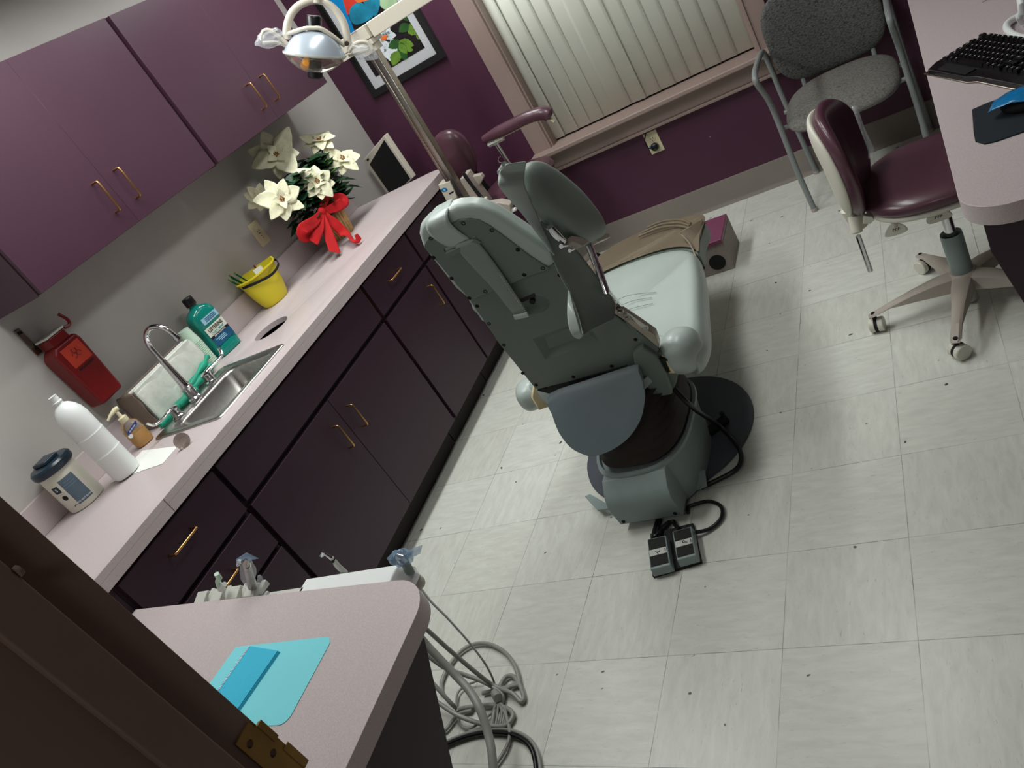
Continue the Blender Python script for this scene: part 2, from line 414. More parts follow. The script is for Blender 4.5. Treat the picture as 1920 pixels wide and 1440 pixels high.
# back wall with the window opening
WX0, WX1, WZ0, WZ1 = -.205, .905, .655, 2.05
b = MB()
b.box((XL, YB, 0), (WX0, YB + .1, ZC)); b.box((WX1, YB, 0), (XR, YB + .1, ZC))
b.box((WX0, YB, 0), (WX1, YB + .1, WZ0)); b.box((WX0, YB, WZ1), (WX1, YB + .1, ZC)); struct('wall_back', b, 'wallp')
b = MB()
b.box((XL, YO, 0), (DJ - .02, YN, ZC)); b.box((DK + .02, YO, 0), (XR, YN, ZC)); b.box((DJ - .02, YO, 2.06), (DK + .02, YN, ZC)); struct('wall_near', b, 'wallw')
b = MB(); b.box((XL - .1, -3.2, 0), (XL, YO, ZC)); struct('wall_added_hall_left', b, 'hall')  # unseen hall walls, added to keep world light off the jamb
b = MB(); b.box((XR, -3.2, 0), (XR + .1, YO, ZC)); struct('wall_added_hall_right', b, 'hall')
b = MB(); b.box((XL - .1, -3.3, 0), (XR + .1, -3.2, ZC)); struct('wall_added_hall_end', b, 'hall')
# window: casing, reveal, glass, stool (sill board) and apron
w = thing('window_1', None, None, (.35, YB, WZ0)); tag(w, kind='structure')
def casing(x0, x1, z0, z1, nm='casing'):
    bb = MB(); bb.box((x0, YB - .018, z0), (x1, YB + .0, z1)); return fin(nm, bb, 'trim', w, bevel=.004)
casing(-.315, WX0, .6, 2.16); casing(WX1, 1.005, .6, 2.16); casing(WX0, WX1, WZ1, 2.16)
b = MB(); b.box((-.222, YB - .026, WZ0), (-.207, YB - .016, WZ1)); b.box((.907, YB - .026, WZ0), (.922, YB - .016, WZ1)); fin('inner_bead', b, 'trim', w, bevel=.003)
b = MB(); b.box((WX0, YB - .01, WZ0), (WX0 + .008, YB + .098, WZ1)); b.box((WX1 - .008, YB - .01, WZ0), (WX1, YB + .098, WZ1)); b.box((WX0, YB - .01, WZ1 - .008), (WX1, YB + .098, WZ1)); fin('reveal', b, 'trim', w)
b = MB(); b.prism([(-.325, YB - .092, .632), (1.03, YB - .092, .632), (1.03, YB + .09, .632), (-.325, YB + .09, .632)], (0, 0, .025)); fin('window_sill', b, 'trim', w, bevel=.007)
b = MB(); b.box((-.315, YB - .03, .545), (1.02, YB, .632)); fin('apron', b, 'trim', w, bevel=.004)
b = MB(); b.box((-.315, YB - .042, .53), (1.02, YB, .545)); fin('apron_bead', b, 'trim', w, bevel=.004)
b = MB(); b.box((WX0, YB + .092, WZ0), (WX1, YB + .098, WZ1)); fin('glass', b, 'screen', w)
# baseboards
b = MB()
prof = [(YB, 0), (YB - .022, 0), (YB - .014, .012), (YB - .008, .022), (YB - .006, .128), (YB - .002, .134), (YB, .134)]
b.prism([(XL, y, z) for y, z in prof], (XR - XL, 0, 0)); struct('baseboard_back', b, 'bboard')
b = MB(); b.box((XR - .008, YN, 0), (XR, YB - .02, .13)); struct('baseboard_right', b, 'bboard')
# door jamb with its stop, casing and hinge plate
dr = thing('door_1', None, None, (DJ, YN, 0)); tag(dr, kind='structure')
b = MB(); b.box((DJ - .02, YO - .012, 0), (DJ, YN + .012, 2.05)); fin('jamb', b, 'jamb', dr, bevel=.0015, seg=2)
b = MB(); b.box((DJ, YN - .082, 0), (DJ + .013, YN - .034, 2.05)); fin('door_stop', b, 'jamb', dr, bevel=.003)
b = MB(); b.box((DJ - .075, YO - .03, 0), (DJ - .008, YO - .0, 2.12)); fin('hall_casing', b, 'jamb', dr, bevel=.006)
b = MB(); b.box((DJ - .085, YN, 0), (DJ - .02, YN + .015, 2.12)); fin('room_casing', b, 'jamb', dr, bevel=.004)
b = MB(); b.box((DK, YO - .012, 0), (DK + .02, YN + .012, 2.05)); b.box((DJ, YO - .012, 2.05), (DK, YN + .012, 2.07)); fin('jamb', b, 'jamb', dr)
ye = YN + .012
zt = 1.134
b = MB()
b.prism([(DJ, ye - .031, zt), (DJ, ye - .004, zt), (DJ, ye - .004, zt - .012), (DJ, ye + .004, zt - .012), (DJ, ye + .004, zt - .1), (DJ, ye - .031, zt - .1)], (.0022, 0, 0))
hg = fin('hinge_plate', b, 'brass2', dr, flat=True)
cut = MB()
for yy, zz in ((ye - .021, zt - .016), (ye - .012, zt - .05), (ye - .021, zt - .084)): cut.cyl((DJ - .01, yy, zz), (DJ + .01, yy, zz), .0048, n=16)
boolcut(hg, cut)
b = MB(); b.prism([(DJ + .0022, ye - .002, zt - .012), (DJ + .0022, ye + .006, zt - .012), (DJ + .0022, ye + .006, zt - .044), (DJ + .0022, ye - .002, zt - .044)], (.0012, 0, 0)); b.prism([(DJ + .0022, ye - .002, zt - .06), (DJ + .0022, ye + .008, zt - .06), (DJ + .0022, ye + .008, zt - .1), (DJ + .0022, ye - .002, zt - .1)], (.0012, 0, 0)); fin('plate_lip', b, 'brass2', hg)
b = MB(); b.tube([(DJ + .0125, YN - .034, 1.44), (DJ + .0125, YN - .03, 1.44)], .006, 12); fin('silencer', b, 'jamb', dr)

# ================================================================ cabinets on the left wall
def handle(p0, p1, out, parent, r=.0038, m='brass'):
    p0, p1, out = V(p0), V(p1), V(out); d = (p1 - p0).normalized(); q = .007
    pts = [p0, p0 + out * .72, p0 + out * .93 + d * q * .3, p0 + out + d * q, p1 + out - d * q, p1 + out * .93 - d * q * .3, p1 + out * .72, p1]
    bb = MB(); bb.tube(pts, r, 10); return fin('handle', bb, m, parent)
XD = -.555                                   # face of base doors
def base_unit(y0, y1, label, fronts, first=False):
    t = thing('base_cabinet', label, 'cabinet', (XL, y0, 0), 'plum base cabinets under the left worktop')
    bb = MB(); bb.box((XL + .003, y0 + .001, .115), (XD - .02, y1 - .001, .862)); bd = fin('body', bb, 'lamdark', t)
    if y0 == -.152:
        cc = MB(); cc.box((-.98, .03, .6), (-.6, .5, 1)); boolcut(bd, cc); cc = MB(); cc.cyl((-.862, .665, .3), (-.862, .665, 1), .085, n=30); boolcut(bd, cc)
        bd.data.materials.append(M['mblack'])  # faces inside the round hole coloured black, standing in for its shade
        for p_ in bd.data.polygons:
            q_ = p_.center + V((XL, y0, 0))
            if (V((q_.x, q_.y)) - V((-.862, .665))).length < .088: p_.material_index = len(bd.data.materials) - 1
    bb = MB(); bb.box((XL + .003, y0 + .001, 0), (XD - .085, y1 - .001, .115)); fin('toe_kick', bb, 'toe', t)
    for kind, ya, yb, za, zb, hp in fronts:
        bb = MB(); bb.box((XD - .019, ya, za), (XD, yb, zb)); o = fin(kind, bb, 'base', t, bevel=.0012, seg=2)
        if hp: handle((XD, hp[0], hp[1]), (XD, hp[2], hp[3]), (.03, 0, 0), o)
    return t
DG = .009
base_unit(-.615, -.157, 'plum base cabinet with a stack of drawers, nearest the doorway desk', [
    ('drawer', -.605, -.165, .678, .85, (-.45, .787, -.345, .787)), ('drawer', -.605, -.165, .52, .66, (-.45, .60, -.345, .60)), ('drawer', -.605, -.165, .125, .502, (-.45, .44, -.345, .44))])
base_unit(-.152, .9, 'widest plum base cabinet with two handled doors below the steel sink', [
    ('false_front', -.145, .892, .695, .85, None), ('door', -.145, .382, .125, .675, (.318, .494, .318, .598)), ('door', .3845, .892, .125, .675, (.437, .496, .437, .6))])
u = base_unit(.905, 1.352, 'plum base cabinet with one drawer over one door, right of the sink unit', [
    ('drawer', .913, 1.345, .695, .85, (1.055, .776, 1.157, .776)), ('door', .913, 1.345, .125, .675, (1.27, .505, 1.27, .61))])
bb = MB(); bb.box((XD - .021, .8935, .69), (XD - .017, .912, .855)); fin('face_frame', bb, 'wood', u)
base_unit(1.356, 1.86, 'farthest plum base cabinet, partly hidden behind the dental chair back', [
    ('drawer', 1.362, 1.855, .695, .85, None), ('door', 1.362, 1.855, .125, .675, None)])
bb = MB(); bb.box((XD - .04, YN, 0), (XD - .016, -.617, .862)); tag(fin('corner_filler', bb, 'base'), 'dark plum filler panel in the corner between drawers and doorway desk', 'cabinet panel')

# worktop
XE = -.54; ZT = .915
TK = .022
edge_pts = [(XE, YN)] + arc((XE - .11, 1.945 - .11), .11, 0, PI / 2, 10, lambda x, y: (x, y)) + [(XL, 1.945)]
inner_pts = [(XE - .03, YN)] + arc((XE - .11, 1.945 - .11), .08, 0, PI / 2, 10, lambda x, y: (x, y)) + [(XL, 1.915)]
pts = [(XL, YN, ZT - TK)] + [(x, y, ZT - TK) for x, y in edge_pts]
ct = thing('countertop', 'mauve laminate worktop along the left wall with a sink cut in', 'countertop', (-.85, .4, ZT - .052))
b = MB(); b.prism(pts, (0, 0, TK)); top = fin('worktop', b, ['ctop', 'ctope'], ct, bevel=.0008, seg=1)
cut = MB(); cut.box((-.965, .045, .8), (-.632, .43, 1)); cut.cyl((-.862, .665, .8), (-.862, .665, 1), .078, n=40)
boolcut(top, cut)
for p in top.data.polygons:
    if abs(p.normal.z) < .5: p.material_index = 1
b = MB(); b.grid([[(x, y, z) for x, y in q_] for q_, z in ((edge_pts, ZT - TK), (edge_pts, ZT - .052), (inner_pts, ZT - .052), (inner_pts, ZT - TK))], close_u=True); fin('edge_band', b, 'ctope', ct)
b = MB(); b.box((XL, YN, ZT), (XL + .02, 1.935, ZT + .105)); fin('backsplash', b, 'ctop', ct, bevel=.002, seg=2)
for yy in (-.335, -.57):
    pass
b = MB(); b.box((XE - .0005, -.352, .864), (XE + .0006, -.3505, .914)); fin('edge_seam', b, 'lamdark', ct)
# upper cabinets
XU = -.862
def upper(y0, y1, label):
    t = thing('wall_cabinet', label, 'cabinet', (XL, y0, 1.515), 'plum wall cabinets above the worktop')
    bb = MB(); bb.box((XL + .002, y0 + .001, 1.515), (XU - .02, y1 - .001, 2.13)); fin('body', bb, 'lamdark', t)
    ym = (y0 + y1) / 2
    for a, c, hy in ((y0 + .004, ym - .0003, ym - .055), (ym + .0003, y1 - .004, ym + .055)):
        bb = MB(); bb.box((XU - .019, a, 1.517), (XU, c, 2.128)); o = fin('door', bb, 'lam', t, bevel=.0004, seg=1)
        handle((XU, hy, 1.583), (XU, hy, 1.695), (.031, 0, 0), o)
    bb = MB(); bb.box((XL, y0 + .0005, 1.512), (XU - .0195, y0 + .002, 2.13)); fin('side_panel', bb, 'lam', t)
    return t
upper(.02, .975, 'plum wall cabinet above the sink and red container')
upper(.992, 1.935, 'plum wall cabinet above the poinsettia and bucket')
# ================================================================ sink and faucet
s = thing('sink', 'small square stainless steel sink set into the worktop', 'sink', (-.8, .237, ZT))
def rr(x0, y0, x1, y1, r, z, n=5):
    out = []
    for cx, cy, a in ((x1 - r, y0 + r, -PI / 2), (x1 - r, y1 - r, 0), (x0 + r, y1 - r, PI / 2), (x0 + r, y0 + r, PI)):
        for i in range(n + 1):
            t = a + PI / 2 * i / n; out.append((cx + r * math.cos(t), cy + r * math.sin(t), z))
    return out
b = MB()
b.grid([rr(-.985, .026, -.612, .449, .02, ZT + .0005), rr(-.983, .028, -.614, .447, .02, ZT + .005), rr(-.975, .036, -.622, .439, .03, ZT + .006),
        rr(-.895, .062, -.64, .413, .05, ZT + .004), rr(-.89, .068, -.645, .407, .05, ZT - .006), rr(-.875, .08, -.655, .395, .05, ZT - .13), rr(-.85, .11, -.68, .365, .06, ZT - .145)], close_v=True)
b.bm.faces.new([b.bm.verts.new(p) for p in rr(-.85, .11, -.68, .365, .06, ZT - .145)])
fin('basin', b, 'steel', s, sharp=60)
b = MB(); b.lathe((-.765, .237, ZT - .145), [(.04, 0), (.04, .003), (.03, .004), (.012, .001)]); fin('drain', b, 'chrome', s)
f = thing('faucet', 'chrome gooseneck faucet with two wrist-blade handles behind the sink', 'faucet', (-.935, .24, ZT))
fy = .24; fx = -.94; fz = ZT + .006
b = MB(); b.lathe((fx, fy, fz), [(.027, 0), (.027, .008), (.022, .014), (.022, .05), (.024, .054), (.02, .06), (.016, .075), (.0125, .17), (.012, .18)])
fin('body', b, 'chrome', f)
b = MB(); R_ = .062
pth = [(fx, fy, fz + .175), (fx, fy, fz + .24)] + [(fx + R_ - R_ * math.cos(a), fy + .0 + .006 * a, fz + .24 + R_ * math.sin(a)) for a in [PI * k / 14 for k in range(1, 13)]]
e = V(pth[-1]); pth.append(e + V((.008, .001, -.035)))
b.tube(pth, .0095, 14); b.tube([e + V((.007, .001, -.03)), e + V((.009, .001, -.045))], .0125, 14); fin('spout', b, 'chrome', f)
for sy, tipu in ((-1, (262, 802)), (1, (404, 658))):
    hy = fy + sy * .102
    b = MB(); b.lathe((fx, hy, fz), [(.024, 0), (.024, .006), (.018, .01), (.018, .03), (.021, .034), (.021, .04), (.012, .045)])
    hb = fin('handle', b, 'chrome', f)
    b = MB(); q = V((fx, hy, fz + .04))
    pts = smooth_pts([q, q + V((.012, sy * .03, .004)), q + V((.014, sy * .07, .003)), q + V((.014, sy * .105, .008)), q + V((.008, sy * .118, .03))], 5)
    b.tube(pts, [.011] * 6 + [.008] * (len(pts) - 10) + [.007] * 4, 12, flat=(.7, 1.15)); fin('blade', b, 'chrome', hb)

def hd(): d = ray(300, 760); return V((d.x, d.y, 0)).normalized()
def base(u, v, r, z=ZT):
    p = at(u, v, 2, z); d = V((p.x - CAM.x, p.y - CAM.y, 0)).normalized(); q = p + d * r; q.z = z; return q
# direction angle pointing from a point to the camera
def face(p): return math.atan2(CAM.y - p.y, CAM.x - p.x)

# ================================================================ wipes canister
p = base(172, 944, .062); r = .062; H = .155
c = thing('wipes_canister', 'white cylinder of disinfecting wipes with a navy flip lid, nearest the doorway', 'canister', p)
b = MB(); b.lathe(p, [(r - .006, 0), (r - .001, .003), (r, .008), (r, H - .004), (r - .002, H), (.0, H)], 48); fin('body', b, 'shell', c)
b = MB(); b.lathe(p + V((0, 0, H)), [(r + .004, -.006), (r + .008, 0), (r + .008, .016), (r + .002, .023), (.04, .025), (0, .025)], 40); ld = fin('lid', b, 'navy', c)
a0 = face(p)
b = MB(); R = Matrix.Rotation(a0 + .5, 3, 'Z'); b.obox(p + V((0, 0, H + .031)) + R @ V((-.006, 0, 0)), (.07, .058, .014), R); fin('flip_cap', b, 'navy', ld, bevel=.005)
def wrapper(c0, rad, acen, z0, rot=0):
    def f(x, y, z):
        a = acen + x / rad; rr_ = rad + .0006 + z
        return V((c0.x + rr_ * math.cos(a), c0.y + rr_ * math.sin(a), c0.z + z0 + y))
    return f
def patch(c0, rad, a0_, a1_, z0, z1, m, parent, nm='label', off=.0004, n=14):
    bb = MB(); bb.grid([[V((c0.x + (rad + off) * math.cos(a0_ + (a1_ - a0_) * i / n), c0.y + (rad + off) * math.sin(a0_ + (a1_ - a0_) * i / n), c0.z + z)) for z in (z0, z1)] for i in range(n + 1)])
    return fin(nm, bb, m, parent)
lb = patch(p, r, a0 - .42, a0 + .42, .022, .122, 'label', c)
fin('lettering', text_bm('DO NOT FLUSH', .0072, wrapper(p, r, a0 + .0, .03)), 'inkw', lb)
for k in range(7):
    fin('lettering', text_bm('—' * (7 if k % 3 else 4), .006, wrapper(p, r, a0 - .05, .108 - .009 * k), depth=.0003, bold=False), 'lpale', lb) if k < 3 else None
l2 = patch(p, r, a0 - .98, a0 - .6, .086, .112, 'navy', c)
fin('lettering', text_bm('S', .016, wrapper(p, r, a0 - .78, .099)), 'inkw', l2)
b = MB(); w_ = wrapper(p, r, a0 - .74, .064)
b.face([w_(.0095 * math.cos(2 * PI * k / 20), .0095 * math.sin(2 * PI * k / 20), 0) for k in range(20)]); fin('seal', b, 'ink', c)
fin('lettering', text_bm('—————', .0055, wrapper(p, r, a0 - .76, .08), bold=False), 'ink', c)
fin('lettering', text_bm('✓—', .011, wrapper(p, r, a0 - .56, .026)), 'ink', c)

# ================================================================ white bottle on a sheet of paper
pp = [at(208, 906, 2, ZT), at(252, 888, 2, ZT), at(305, 870, 2, ZT), at(334, 837, 2, ZT), at(268, 845, 2, ZT)]
b = MB(); b.prism([(q.x, q.y, ZT + .0006) for q in pp], (0, 0, .0008)); sh = fin('paper_sheet', b, 'paper'); tag(sh, 'white sheet of paper lying under the tall white bottle', 'paper')
p = base(246, 892, .046, ZT + .002); H = hgt(112, 733, p.x, p.y) - p.z
c = thing('plastic_bottle', 'tall translucent white plastic bottle standing on a sheet of paper', 'bottle', p); r = .047
k = H / .31
prof = [(.018, .008), (.03, .001), (r - .006, .003), (r, .016), (r, .09 * k), (r + .001, .093 * k), (r - .0008, .097 * k), (r, .10 * k), (r, .16 * k), (r + .001, .163 * k), (r - .0008, .167 * k), (r, .17 * k), (r, .225 * k), (r - .003, .243 * k), (r - .012, .262 * k), (.024, .274 * k), (.014, .28 * k), (.0125, .287 * k)]
b = MB(); b.lathe(p, prof, 40); fin('body', b, 'white', c)
b = MB(); b.lathe(p, [(.0125, .286 * k), (.0155, .288 * k), (.0155, .291 * k), (.0125, .293 * k), (.0125, .309 * k), (.014, .31 * k), (.0, .31 * k)], 28); fin('neck', b, 'white', c)

# ================================================================ hand soap
p = base(277, 833, .028); c = thing('soap_dispenser', 'clear pump bottle of amber hand soap with a blue label', 'soap dispenser', p)
H = hgt(226, 755, p.x, p.y) - ZT; k = H / .19; a0 = face(p); R = Matrix.Rotation(a0 + PI / 2, 3, 'Z')
b = MB(); b.lathe(p, [(.022, 0), (.029, .004), (.031, .02), (.031, .066 * k)], 30, R, 1.05, .8); fin('soap_fill', b, 'soap', c)
b = MB(); b.lathe(p, [(.024, 0), (.031, .004), (.033, .02), (.033, .085 * k), (.028, .105 * k), (.014, .12 * k), (.012, .126 * k)], 30, R, 1.05, .8); fin('bottle', b, 'clear', c)
b = MB(); b.lathe(p, [(.015, .12 * k), (.016, .124 * k), (.016, .142 * k), (.007, .146 * k), (.0055, .172 * k), (.0, .172 * k)], 22); fin('pump_collar', b, 'ivory', c)
b = MB(); q = p + V((0, 0, .176 * k)); dd = V((-.25, -1, 0)).normalized()
b.tube([q - dd * .012 + V((0, 0, .003)), q + V((0, 0, .005)), q + dd * .024, q + dd * .042 + V((0, 0, -.008))], [.008, .009, .0055, .004], 12); fin('pump_spout', b, 'ivory', c)
R0 = Matrix.Rotation(a0, 3, 'Z'); up3 = V((0, 0, 1))
def flatmap(o_, xd, yd, nd): return lambda x, y, z: o_ + xd * x + yd * y + nd * z
xd = V((-math.sin(a0), math.cos(a0), 0)); nd = V((math.cos(a0), math.sin(a0), 0))
o_ = p + nd * .029 + up3 * .078
yd2 = (up3 * .94 + xd * .3).normalized(); xd2 = (xd * .94 - up3 * -.3).normalized()
b = MB(); b.prism([o_ - xd2 * .024 - yd2 * .007, o_ + xd2 * .024 - yd2 * .007, o_ + xd2 * .024 + yd2 * .007, o_ - xd2 * .024 + yd2 * .007], nd * .001); lb = fin('label', b, 'softb', c)
fin('lettering', text_bm('Softsoap', .0095, flatmap(o_ + nd * .0012, xd2, yd2, nd)), 'inkw', lb)
o2 = o_ - xd2 * .018 - yd2 * .014
b = MB(); b.prism([o2 + xd * .008 * math.cos(t * PI / 8) + up3 * .008 * math.sin(t * PI / 8) for t in range(16)], nd * .001); fin('label', b, 'inkw', c)

# ================================================================ wrapped stack of folded paper towels
x0, x1 = -1.142, -1.035; y0, y1 = .135, .462
H = hgt(240, 741, x1, y0 + .02) - ZT; H = max(.12, min(H, .24))
c = thing('paper_towel_pack', 'plastic-wrapped pack of folded paper towels standing against the backsplash', 'paper towels', (x0, y0, ZT))
n = 9
for i in range(n):
    ya = x1 - (x1 - x0) * (i + 1) / n; yb_ = x1 - (x1 - x0) * i / n
    b = MB(); hh = H * (1 - .02 * ((i * 7) % 3)); b.box((ya + .0008, y0 + .004 * (i % 2), ZT), (yb_ - .0008, y1 - .004 * ((i + 1) % 2), ZT + hh)); fin('towel_fold', b, 'plbag' if i < 1 else ('paper' if i % 2 else 'kraft'), c, bevel=.003, seg=2)
b = MB(); rows = []
for i in range(13):
    yy = y0 - .004 + (y1 - y0 + .008) * i / 12
    rows.append([(x1 + .004 + .004 * math.sin(i * 1.9), yy, ZT + .001), (x1 + .003 + .005 * math.sin(i * 2.7 + 1), yy, ZT + H * .35), (x1 + .004 + .003 * math.sin(i * 1.1), yy, ZT + H * .7), (x1 - .004, yy, ZT + H + .004)])
b.grid(rows); fin('wrap', b, 'plbag', c, sub=1, solid=.0006)
b = MB(); b.grid([[(x0 + (x1 - x0) * i / 5, y0 - .006 - .012 * math.sin(i * 1.7 + j) ** 2, ZT + .002 + H * j / 6) for j in range(7)] for i in range(6)]); fin('wrap_end', b, 'kraft', c, sub=1, solid=.0008)

# green rubber glove draped behind the faucet
b = MB()
P0 = [(-1.012, .10, ZT + .012), (-1.004, .17, ZT + .016), (-1.0, .24, ZT + .02), (-1.004, .31, ZT + .022), (-1.01, .38, ZT + .024), (-1.02, .45, ZT + .03)]
pts = smooth_pts(P0, 6); b.tube(pts, [.011 + .006 * abs(math.sin(i * .5)) for i in range(len(pts))], 12, flat=(1, 1.1))
pts = smooth_pts([(-1.012, .3, ZT + .03), (-1.012, .37, ZT + .045), (-1.02, .43, ZT + .05), (-1.03, .47, ZT + .06)], 5); b.tube(pts, [.012 + .005 * math.sin(i * .9) for i in range(len(pts))], 10)
pts = smooth_pts([(-.985, .20, ZT + .018), (-.978, .26, ZT + .016), (-.978, .3, ZT + .016)], 5); b.tube(pts, .01, 10)
g = fin('rubber_glove', b, 'green', sub=1); tag(g, 'crumpled teal green rubber glove lying behind the faucet', 'glove')

# stack of cups
p = V((-1.088, .505, ZT)); H = hgt(318, 638, p.x, p.y) - ZT; H = max(.16, min(.26, H))
c = thing('paper_cup', 'stack of nested mint paper cups, upside down beside the teal bottle', 'cups', p)
prof = []; nn = 18; zc = H * .68
for i in range(nn): prof += [(.0335, zc * i / nn + .001), (.0335, zc * (i + .55) / nn), (.031, zc * (i + .6) / nn), (.031, zc * (i + .98) / nn)]
b = MB(); b.lathe(p, prof, 32); fin('nested_rims', b, 'mint', c)
b = MB(); b.lathe(p, [(.032, zc), (.0245, H), (.0, H)], 32); fin('top_cup', b, 'mint', c)

# ================================================================ mouthwash
p = V((-1.078, .612, ZT)); H = hgt(324, 576, p.x, p.y) - ZT; H = max(.22, min(H, .33)); k = H / .3; a0 = .06 - .25
c = thing('mouthwash_bottle', 'large teal mouthwash bottle with a black cap and cream label', 'bottle', p)
R = Matrix.Rotation(a0 + PI / 2, 3, 'Z')   # local x along the wide side
def sq(w, d, z, n=28, e=.55):
    out = []
    for i in range(n):
        t = 2 * PI * i / n; cs, sn = math.cos(t), math.sin(t)
        out.append(p + R @ V((w * math.copysign(abs(cs) ** e, cs), d * math.copysign(abs(sn) ** e, sn), z)))
    return out
b = MB(); rows = [sq(.052, .032, 0), sq(.058, .037, .004), sq(.06, .038, .05 * k), sq(.057, .036, .055 * k), sq(.057, .036, .15 * k), sq(.06, .038, .156 * k), sq(.06, .038, .2 * k), sq(.057, .037, .218 * k, e=.65), sq(.045, .032, .234 * k, e=.8), sq(.024, .022, .245 * k, e=1), sq(.017, .017, .25 * k, e=1), sq(.017, .017, .262 * k, e=1)]
b.grid(rows, close_v=True, cap=True); fin('body', b, 'mouthw', c)
b = MB(); b.lathe(p + V((0, 0, .258 * k)), [(.021, 0), (.022, .002), (.022, .036 * k), (.019, .041 * k), (0, .041 * k)], 28); fin('cap', b, 'black', c)
nd = R @ V((0, -1, 0)); xd = R @ V((1, 0, 0))
o_ = p + nd * .0375 
def quad(cx, cz, w, h, off, m, nm='label', parent=c, sk=0):
    bb = MB(); q = o_ + xd * cx + up3 * cz + nd * off
    bb.prism([q - xd * w / 2 - up3 * h / 2, q + xd * w / 2 - up3 * h / 2, q + xd * w / 2 + up3 * h / 2, q - xd * w / 2 + up3 * h / 2], nd * .0006); return fin(nm, bb, m, parent)
def txt(s, sz, cx, cz, off, m, parent, sx=1, bold=True):
    return fin('lettering', text_bm(s, sz, flatmap(o_ + xd * cx + up3 * cz + nd * off, xd, up3, nd), sx, bold=bold), m, parent)
l1 = quad(.0, .102 * k, .098, .094 * k, .0, 'lcream')
txt('LISTERINE', .0205, 0, .133 * k, .0012, 'ink', l1, .85); txt('COOL MINT', .0125, .0, .115 * k, .0012, 'inkt', l1, 1.0)
l2 = quad(0, .1 * k, .098, .012 * k, .0008, 'ink', 'label_band'); txt('ZERO ALCOHOL', .008, 0, .1 * k, .0018, 'inkw', l2, 1.05)
l3 = quad(0, .074 * k, .098, .04 * k, .0008, 'lblue', 'label_panel')
for i, z in enumerate((.084, .077, .07)): quad(-.012 + .006 * i, z * k, .05 - .008 * i, .0028, .0016, 'lpale', 'text_line', l3)
l4 = quad(.006, .178 * k, .082, .03 * k, .0016, 'lpale', 'shoulder_label')
for z in (.186, .179, .172): quad(.008, z * k, .055, .0024, .0026, 'lblue', 'text_line', l4)

# ================================================================ small smoky cup
p = at(350, 835, 2, ZT) + V((0, 0, .02)); d = V((.62, -.55, .35)).normalized()
Rq = d.to_track_quat('Z', 'Y').to_matrix()
b = MB(); b.lathe(p - d * .018, [(.010, 0), (.0125, .004), (.016, .014), (.024, .024), (.026, .027), (.0235, .0255), (.015, .0155), (.0, .006)], 26, Rq); cu_ = fin('dappen_cup', b, 'smoke'); cu_.location.z = ZT
tag(cu_, 'tiny smoky clear cup tipped on its side near the worktop edge', 'cup')

# ================================================================ yellow bucket
p = V((-1.07, .985, ZT)); H = .155
c = thing('bucket', 'small yellow plastic pail with a black bail handle holding pencils', 'bucket', p)
a0 = face(p); n = 40
def brow(rad, z, wob=0, sq_=1.0):
    out = []
    for i in range(n):
        t = 2 * PI * i / n; w = 1 + wob * max(0, math.cos(4 * t + .6)) ** 3
        out.append(p + V((rad * .82 * w * math.cos(t), rad * 1.06 * w * math.sin(t), z + (wob * .05 * max(0, math.cos(4 * t + .6)) ** 2))))
    return out
rows = [brow(.05, .0), brow(.061, .002), brow(.07, .02), brow(.084, .07), brow(.092, .12), brow(.098, .145, .05), brow(.106, .15, .08), brow(.106, .156, .08), brow(.099, .156, .07), brow(.09, .12), brow(.082, .07), brow(.066, .01), brow(.02, .006)]
b = MB(); b.grid(rows, close_v=True, cap=True); fin('body', b, 'yellow', c)
b = MB(); hp = smooth_pts([p + V((-.01, -.106, .138)), p + V((.055, -.085, .13)), p + V((.088, -.02, .118)), p + V((.085, .05, .124)), p + V((.045, .1, .138)), p + V((-.005, .114, .15))], 6); b.tube(hp, .0042, 10, flat=(1.5, .7)); fin('handle', b, 'mblack', c)
PN = 0
for (bx, by, tx, ty, L) in ((-.03, -.03, -.05, -.098, .06), (-.02, -.035, -.038, -.104, .055), (0, -.03, -.06, -.07, .075), (.0, -.01, -.035, -.062, .07), (-.03, .0, -.07, -.06, .05)):
    a_ = p + V((bx, by, .03)); e_ = p + V((tx, ty, .155 + L * .55)); b = MB(); b.tube([a_, e_], .0036, 6)
    t = thing('pencil', ['shiny green pencil leaning lowest over the pail rim', 'second shiny green pencil leaning over the left pail rim', 'longer green pencil sticking up from the pail', 'green pencil standing beside the longest one in the pail', 'green pencil half hidden behind the others in the pail'][PN], 'pencil', a_, 'pencils in the yellow pail')
    fin('barrel', b, 'penc', t); b = MB(); b.cyl(e_, e_ + (e_ - a_).normalized() * .01, .0038, n=10); fin('eraser', b, 'leafl', t); PN += 1
b = MB(); b.prism([p + V((.0, .0, .05)), p + V((.012, .045, .05)), p + V((.0, .05, .158)), p + V((-.012, .005, .162))], V((.0008, 0, 0))); tag(fin('paper_card', b, 'paper'), 'small white card sticking up inside the yellow pail', 'card')
b = MB(); b.tube([p + V((-.02, .05, .04)), p + V((-.055, .07, .165))], .0035, 8); tag(fin('pen', b, 'redp'), 'dark red pen leaning on the inner pail rim', 'pen')

